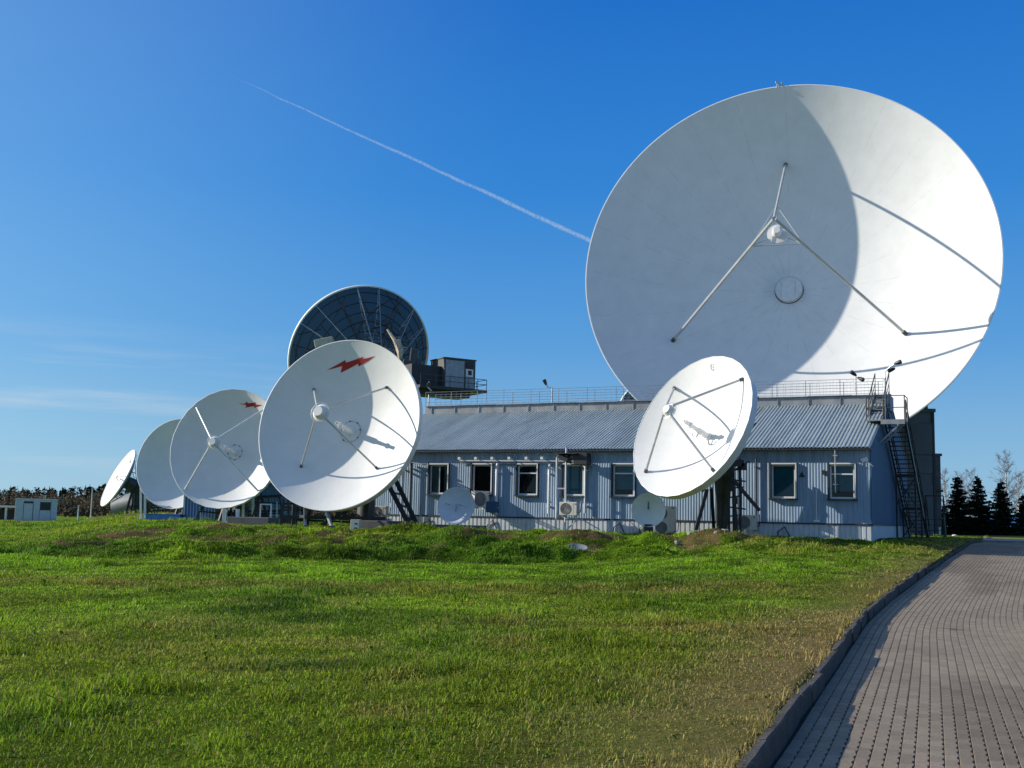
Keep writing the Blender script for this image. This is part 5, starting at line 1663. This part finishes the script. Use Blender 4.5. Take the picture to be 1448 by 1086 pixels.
# wooden fence: boards are its pattern
fx0, fx1 = at(1372, 757, 92)[0], at(1500, 757, 92)[0]
o = empty('wooden_fence', (fx0, 92, .8), 0, 'brown wooden board fence beyond the road behind the spruces', 'fence')
b = MB(); x = 0; rr = random.Random(9)
while x < fx1 - fx0:
    w = rr.uniform(.13, .17); b.box((x, -.012 - .01 * rr.random(), .05), (x + w, .012, .95 + rr.uniform(-.03, .03))); x += w + rr.uniform(.02, .05)
b.build('boards', M['wood'], o)
for i in range(6):
    b = MB(); b.box((i * 1.5, .02, -.2), (i * 1.5 + .11, .12, 1.02)); b.build('post', M['bark'], o)
b = MB(); b.box((0, .014, .25), (fx1 - fx0, .05, .33)); b.box((0, .014, .7), (fx1 - fx0, .05, .78)); b.build('rail', M['bark'], o)
def pitched_shed(label, px0, px1, Y, hw, hr, depth=5.0):
    a0, a1 = at(px0, 752, Y)[0], at(px1, 752, Y)[0]; W = a1 - a0
    o = empty('garden_shed', ((a0 + a1) / 2, Y, .7), 0, label, 'shed', 'blue roofed sheds behind the fence')
    b = MB(); b.box((-W / 2, 0, 0), (W / 2, depth, hw)); b.add([(-W / 2, 0, hw), (W / 2, 0, hw), (0, 0, hr), (-W / 2, depth, hw), (W / 2, depth, hw), (0, depth, hr)], [(0, 1, 2), (3, 5, 4)]); b.build('wall', M['wood'], o)
    b = MB()
    for sg in (-1, 1):
        e = np.array([sg * (W / 2 + .25), 0, hw - .12]); t = np.array([0, 0, hr + .06])
        v = [e + np.array([0, -.4, 0]), t + np.array([0, -.4, 0]), t + np.array([0, depth + .3, 0]), e + np.array([0, depth + .3, 0])]
        b.add(v + [q + np.array([0, 0, .07]) for q in v], [(0, 1, 2, 3), (7, 6, 5, 4), (0, 4, 5, 1), (1, 5, 6, 2), (2, 6, 7, 3), (3, 7, 4, 0)])
    b.build('roof', M['blueroof'], o)
    b = MB(); b.box((-.5, -.03, .1), (.4, -.002, min(1.7, hw - .1))); b.build('door', M['bark'], o)
pitched_shed('long shed with a shallow blue roof behind the fence between two spruces', 1394, 1436, 99, .95, 1.75)
pitched_shed('blue roofed shed at the frame edge behind the fence', 1430, 1490, 97, .75, 1.8)
pitched_shed('pale fronted small shed behind the trunks of the two tallest spruces', 1372, 1386, 96, 1.1, 1.5, 2.0)

# ------------------------------------------------------------------ left background
o = empty('site_cabin', tuple(at(50, 739, 128)[:2]) + (.05,), R_(14), 'white site cabin with a door and a window standing alone on the far lawn', 'cabin')
W_, D_, H_ = 4.05, 2.4, 2.45
b = MB(); b.box((-W_ / 2, -D_ / 2, .08), (W_ / 2, D_ / 2, H_)); b.build('wall', M['kiosk'], o, bevel=.03)
b = MB(); b.box((-W_ / 2 - .06, -D_ / 2 - .06, H_), (W_ / 2 + .06, D_ / 2 + .06, H_ + .1)); b.build('roof', M['white'], o)
b = MB(); b.box((-1.1, -D_ / 2 - .04, .15), (-.2, -D_ / 2 - .002, 2.0)); dr = b.build('door', M['kiosk'], o)
b = MB(); b.box((-1.16, -D_ / 2 - .03, .15), (-1.12, -D_ / 2 - .003, 2.2)); b.box((-.18, -D_ / 2 - .03, .15), (-.14, -D_ / 2 - .003, 2.2)); b.box((-1.12, -D_ / 2 - .05, 2.04), (-.18, -D_ / 2 - .003, 2.25)); b.build('door_frame', M['trim'], dr)
b = MB(); b.box((.55, -D_ / 2 - .03, 1.3), (1.65, -D_ / 2 - .002, 2.2)); wn = b.build('window', M['trim'], o)
b = MB(); b.box((.62, -D_ / 2 - .045, 1.36), (1.02, -D_ / 2 - .031, 2.14)); b.box((1.1, -D_ / 2 - .045, 1.36), (1.58, -D_ / 2 - .031, 1.95)); b.build('window_pane', M['lamp'], wn)
b = MB()
for (x, z) in ((-1.85, 1.2), (-1.6, 1.1), (-1.85, .75), (-1.55, .7)): b.box((x, -D_ / 2 - .03, z), (x + .13, -D_ / 2 - .002, z + .2))
b.build('fuse_box', M['strut'], o)
b = MB(); b.box((.5, -D_ / 2 - .012, .1), (.53, -D_ / 2 - .001, 1.3)); b.box((1.68, -D_ / 2 - .012, .1), (1.71, -D_ / 2 - .001, 2.4)); b.build('panel_seam', M['trim'], o)
a = at(5, 738, 134)
o = empty('open_shelter', (a[0], 134, 0), 0, 'low open shelter with a flat white roof left of the site cabin', 'shelter')
b = MB(); b.box((-7, -1.2, 1.55), (2.1, 1.2, 1.78)); b.build('roof', M['white'], o, bevel=.02)
for x in (-6.5, -2.5, .55): b = MB(); b.box((x, -1.1, -.1), (x + .2, -.9, 1.55)); b.build('post', M['white'], o)
b = MB(); b.box((-7, 1.0, 0), (2.1, 1.1, 1.3)); b.build('back_panel', M['bark'], o)
for k, (px, top, Y, lab) in enumerate(((128, 692, 140, 'thin pale lamp mast rising beyond the mound'), (62, 701, 150, 'thin cream pole behind the site cabin'), (110, 716, 118, 'short pale post at the mound foot'))):
    a = at(px, 735, Y); h = at(px, top, Y)[2]
    o = empty('lamp_mast', (a[0], Y, 0), 0, lab, 'mast', 'thin masts on the far lawn')
    b = MB(); b.tube([(0, 0, -.2), (0, 0, h)], [.09, .05], 7); b.build('pole', M['soilbox'] if k == 1 else M['pipe'], o, smooth=True)
    b = MB(); b.box((-.12, -.12, h), (.12, .12, h + .12)); b.build('lamp_head', M['strut'], o)

def far_wood():
    r = np.random.default_rng(77)
    V, Fc, C = [], [], []
    def clump(c, rx, rz_, n, colr, sh):
        th = r.random(n) * 6.283; ph = np.arccos(r.uniform(-1, 1, n)); k = r.random(n) ** .4
        P = np.stack([np.sin(ph) * np.cos(th) * rx, np.sin(ph) * np.sin(th) * rx, np.cos(ph) * rz_], -1) * k[:, None] + c
        for p in P:
            i = len(V); s = sh * r.uniform(.6, 1.4)
            for _ in range(3): V.append(p + r.normal(0, s, 3))
            Fc.append((i, i + 1, i + 2)); g = r.uniform(.65, 1.35)
            C.extend((colr * g,) * 3)
    def conifer(x, y, h):
        col_ = np.array([.014, .030, .016]) * r.uniform(.7, 1.3)
        for k in range(9):
            f = k / 9
            clump(np.array([x, y, h * (.12 + .86 * f)]), h * .25 * (1 - f) ** .8 + .2, h * .06, int(16 - 8 * f), col_, h * .045)
    def bare(x, y, h):
        col_ = np.array([.20, .135, .085]) * r.uniform(.6, 1.25)
        for k in range(4): clump(np.array([x + r.normal(0, h * .1), y, h * (.3 + .17 * k)]), h * .17, h * .2, 40, col_, h * .028)
        i = len(V); V.extend((np.array([x - .12, y, 0]), np.array([x + .12, y, 0]), np.array([x, y, h * 1.05]))); Fc.append((i, i + 1, i + 2)); C.extend((np.array([.2, .17, .15]),) * 3)
    for i in range(620):
        q = r.uniform(-.78, -.02); y = r.uniform(400, 470); conifer(q * y, y, r.uniform(8.0, 9.8) + 1.2 * math.sin(q * 31) * math.sin(q * 13))
    for i in range(420):
        q = r.uniform(-.75, -.05); y = r.uniform(290, 380); bare(q * y, y, r.uniform(4.2, 7.2))
    for i in range(380):
        q = r.uniform(-.75, -.1); y = r.uniform(190, 280); 
        clump(np.array([q * y, y, .9]), r.uniform(1.5, 3), r.uniform(.7, 1.4), 60, np.array([.07, .052, .03]) * r.uniform(.6, 1.2), .28)
    V = np.array(V); Fc = np.array(Fc)
    ob = raw_mesh('wood', V, Fc.ravel(), np.arange(0, len(Fc) * 3, 3), M['woods'], np.array(C))
    tag(ob, 'distant dark wood of conifers with bare brown trees along its edge', 'wood', kind='stuff')
far_wood()

# ------------------------------------------------------------------ contrail: a long drifting tube of ice cloud high up
def contrail():
    m = bpy.data.materials.new('ice_cloud'); m.use_nodes = True
    t = m.node_tree; t.nodes.remove(t.nodes['Principled BSDF'])
    tr = N(t, 'ShaderNodeBsdfTransparent'); tl_ = N(t, 'ShaderNodeBsdfTranslucent'); tl_.inputs['Color'].default_value = (.95, .96, 1, 1)
    df = N(t, 'ShaderNodeBsdfDiffuse'); df.inputs['Color'].default_value = (.95, .96, 1, 1)
    ad = N(t, 'ShaderNodeMixShader'); t.links.new(df.outputs[0], ad.inputs[1]); t.links.new(tl_.outputs[0], ad.inputs[2])
    lw = N(t, 'ShaderNodeLayerWeight', Blend=.5)
    inv = N(t, 'ShaderNodeMapRange'); inv.inputs[1].default_value = 1.0; inv.inputs[2].default_value = .15
    t.links.new(lw.outputs['Facing'], inv.inputs[0])
    at_ = N(t, 'ShaderNodeAttribute', attribute_name='Col')
    sp_ = N(t, 'ShaderNodeSeparateColor'); t.links.new(at_.outputs['Color'], sp_.inputs[0])
    co = N(t, 'ShaderNodeTexCoord'); nz_ = N(t, 'ShaderNodeTexNoise', Scale=.11, Detail=5.0); t.links.new(co.outputs['Object'], nz_.inputs['Vector'])
    mr = N(t, 'ShaderNodeMapRange'); mr.inputs[1].default_value = .3; mr.inputs[2].default_value = .68; mr.inputs[3].default_value = .12
    t.links.new(nz_.outputs[0], mr.inputs[0])
    f = mul(mul(mul(inv.outputs[0], sp_.outputs[0], t), mr.outputs[0], t), .34, t)
    ms = N(t, 'ShaderNodeMixShader'); t.links.new(f, ms.inputs[0]); t.links.new(tr.outputs[0], ms.inputs[1]); t.links.new(ad.outputs[0], ms.inputs[2])
    t.links.new(ms.outputs[0], t.nodes['Material Output'].inputs[0])
    a, b_ = at(322, 105, 3600), at(960, 398, 2500)
    n, k = 160, 10
    rr = np.random.default_rng(5)
    V, C = [], []
    d = (b_ - a) / np.linalg.norm(b_ - a); e1 = np.cross(d, (0, 0, 1.0)); e1 /= np.linalg.norm(e1); e2 = np.cross(d, e1)
    wob = fbm(np.arange(n) * 1.0, np.zeros(n), 9, 3, 7) - .5
    wr = fbm(np.arange(n) * 1.0, np.zeros(n) + 50, 4, 3, 8)
    for i in range(n):
        f_ = i / (n - 1); c = a + (b_ - a) * f_ + e2 * wob[i] * 6 + e1 * wob[i] * 4
        rad = (1.2 + 6.4 * f_ ** .8) * (.65 + .7 * wr[i])
        for j in range(k):
            th_ = 6.283 * j / k
            V.append(c + rad * (math.cos(th_) * e1 + math.sin(th_) * e2)); C.append((min(1, f_ * 6) * (.75 + .25 * f_),) * 3)
    q = [(i * k + j, i * k + (j + 1) % k, (i + 1) * k + (j + 1) % k, (i + 1) * k + j) for i in range(n - 1) for j in range(k)]
    ob = raw_mesh('contrail', np.array(V), np.array(q).ravel(), np.arange(0, len(q) * 4, 4), m, np.array(C), smooth=True)
    tag(ob, 'thin white aircraft contrail slanting across the blue sky', 'contrail', kind='stuff')
contrail()
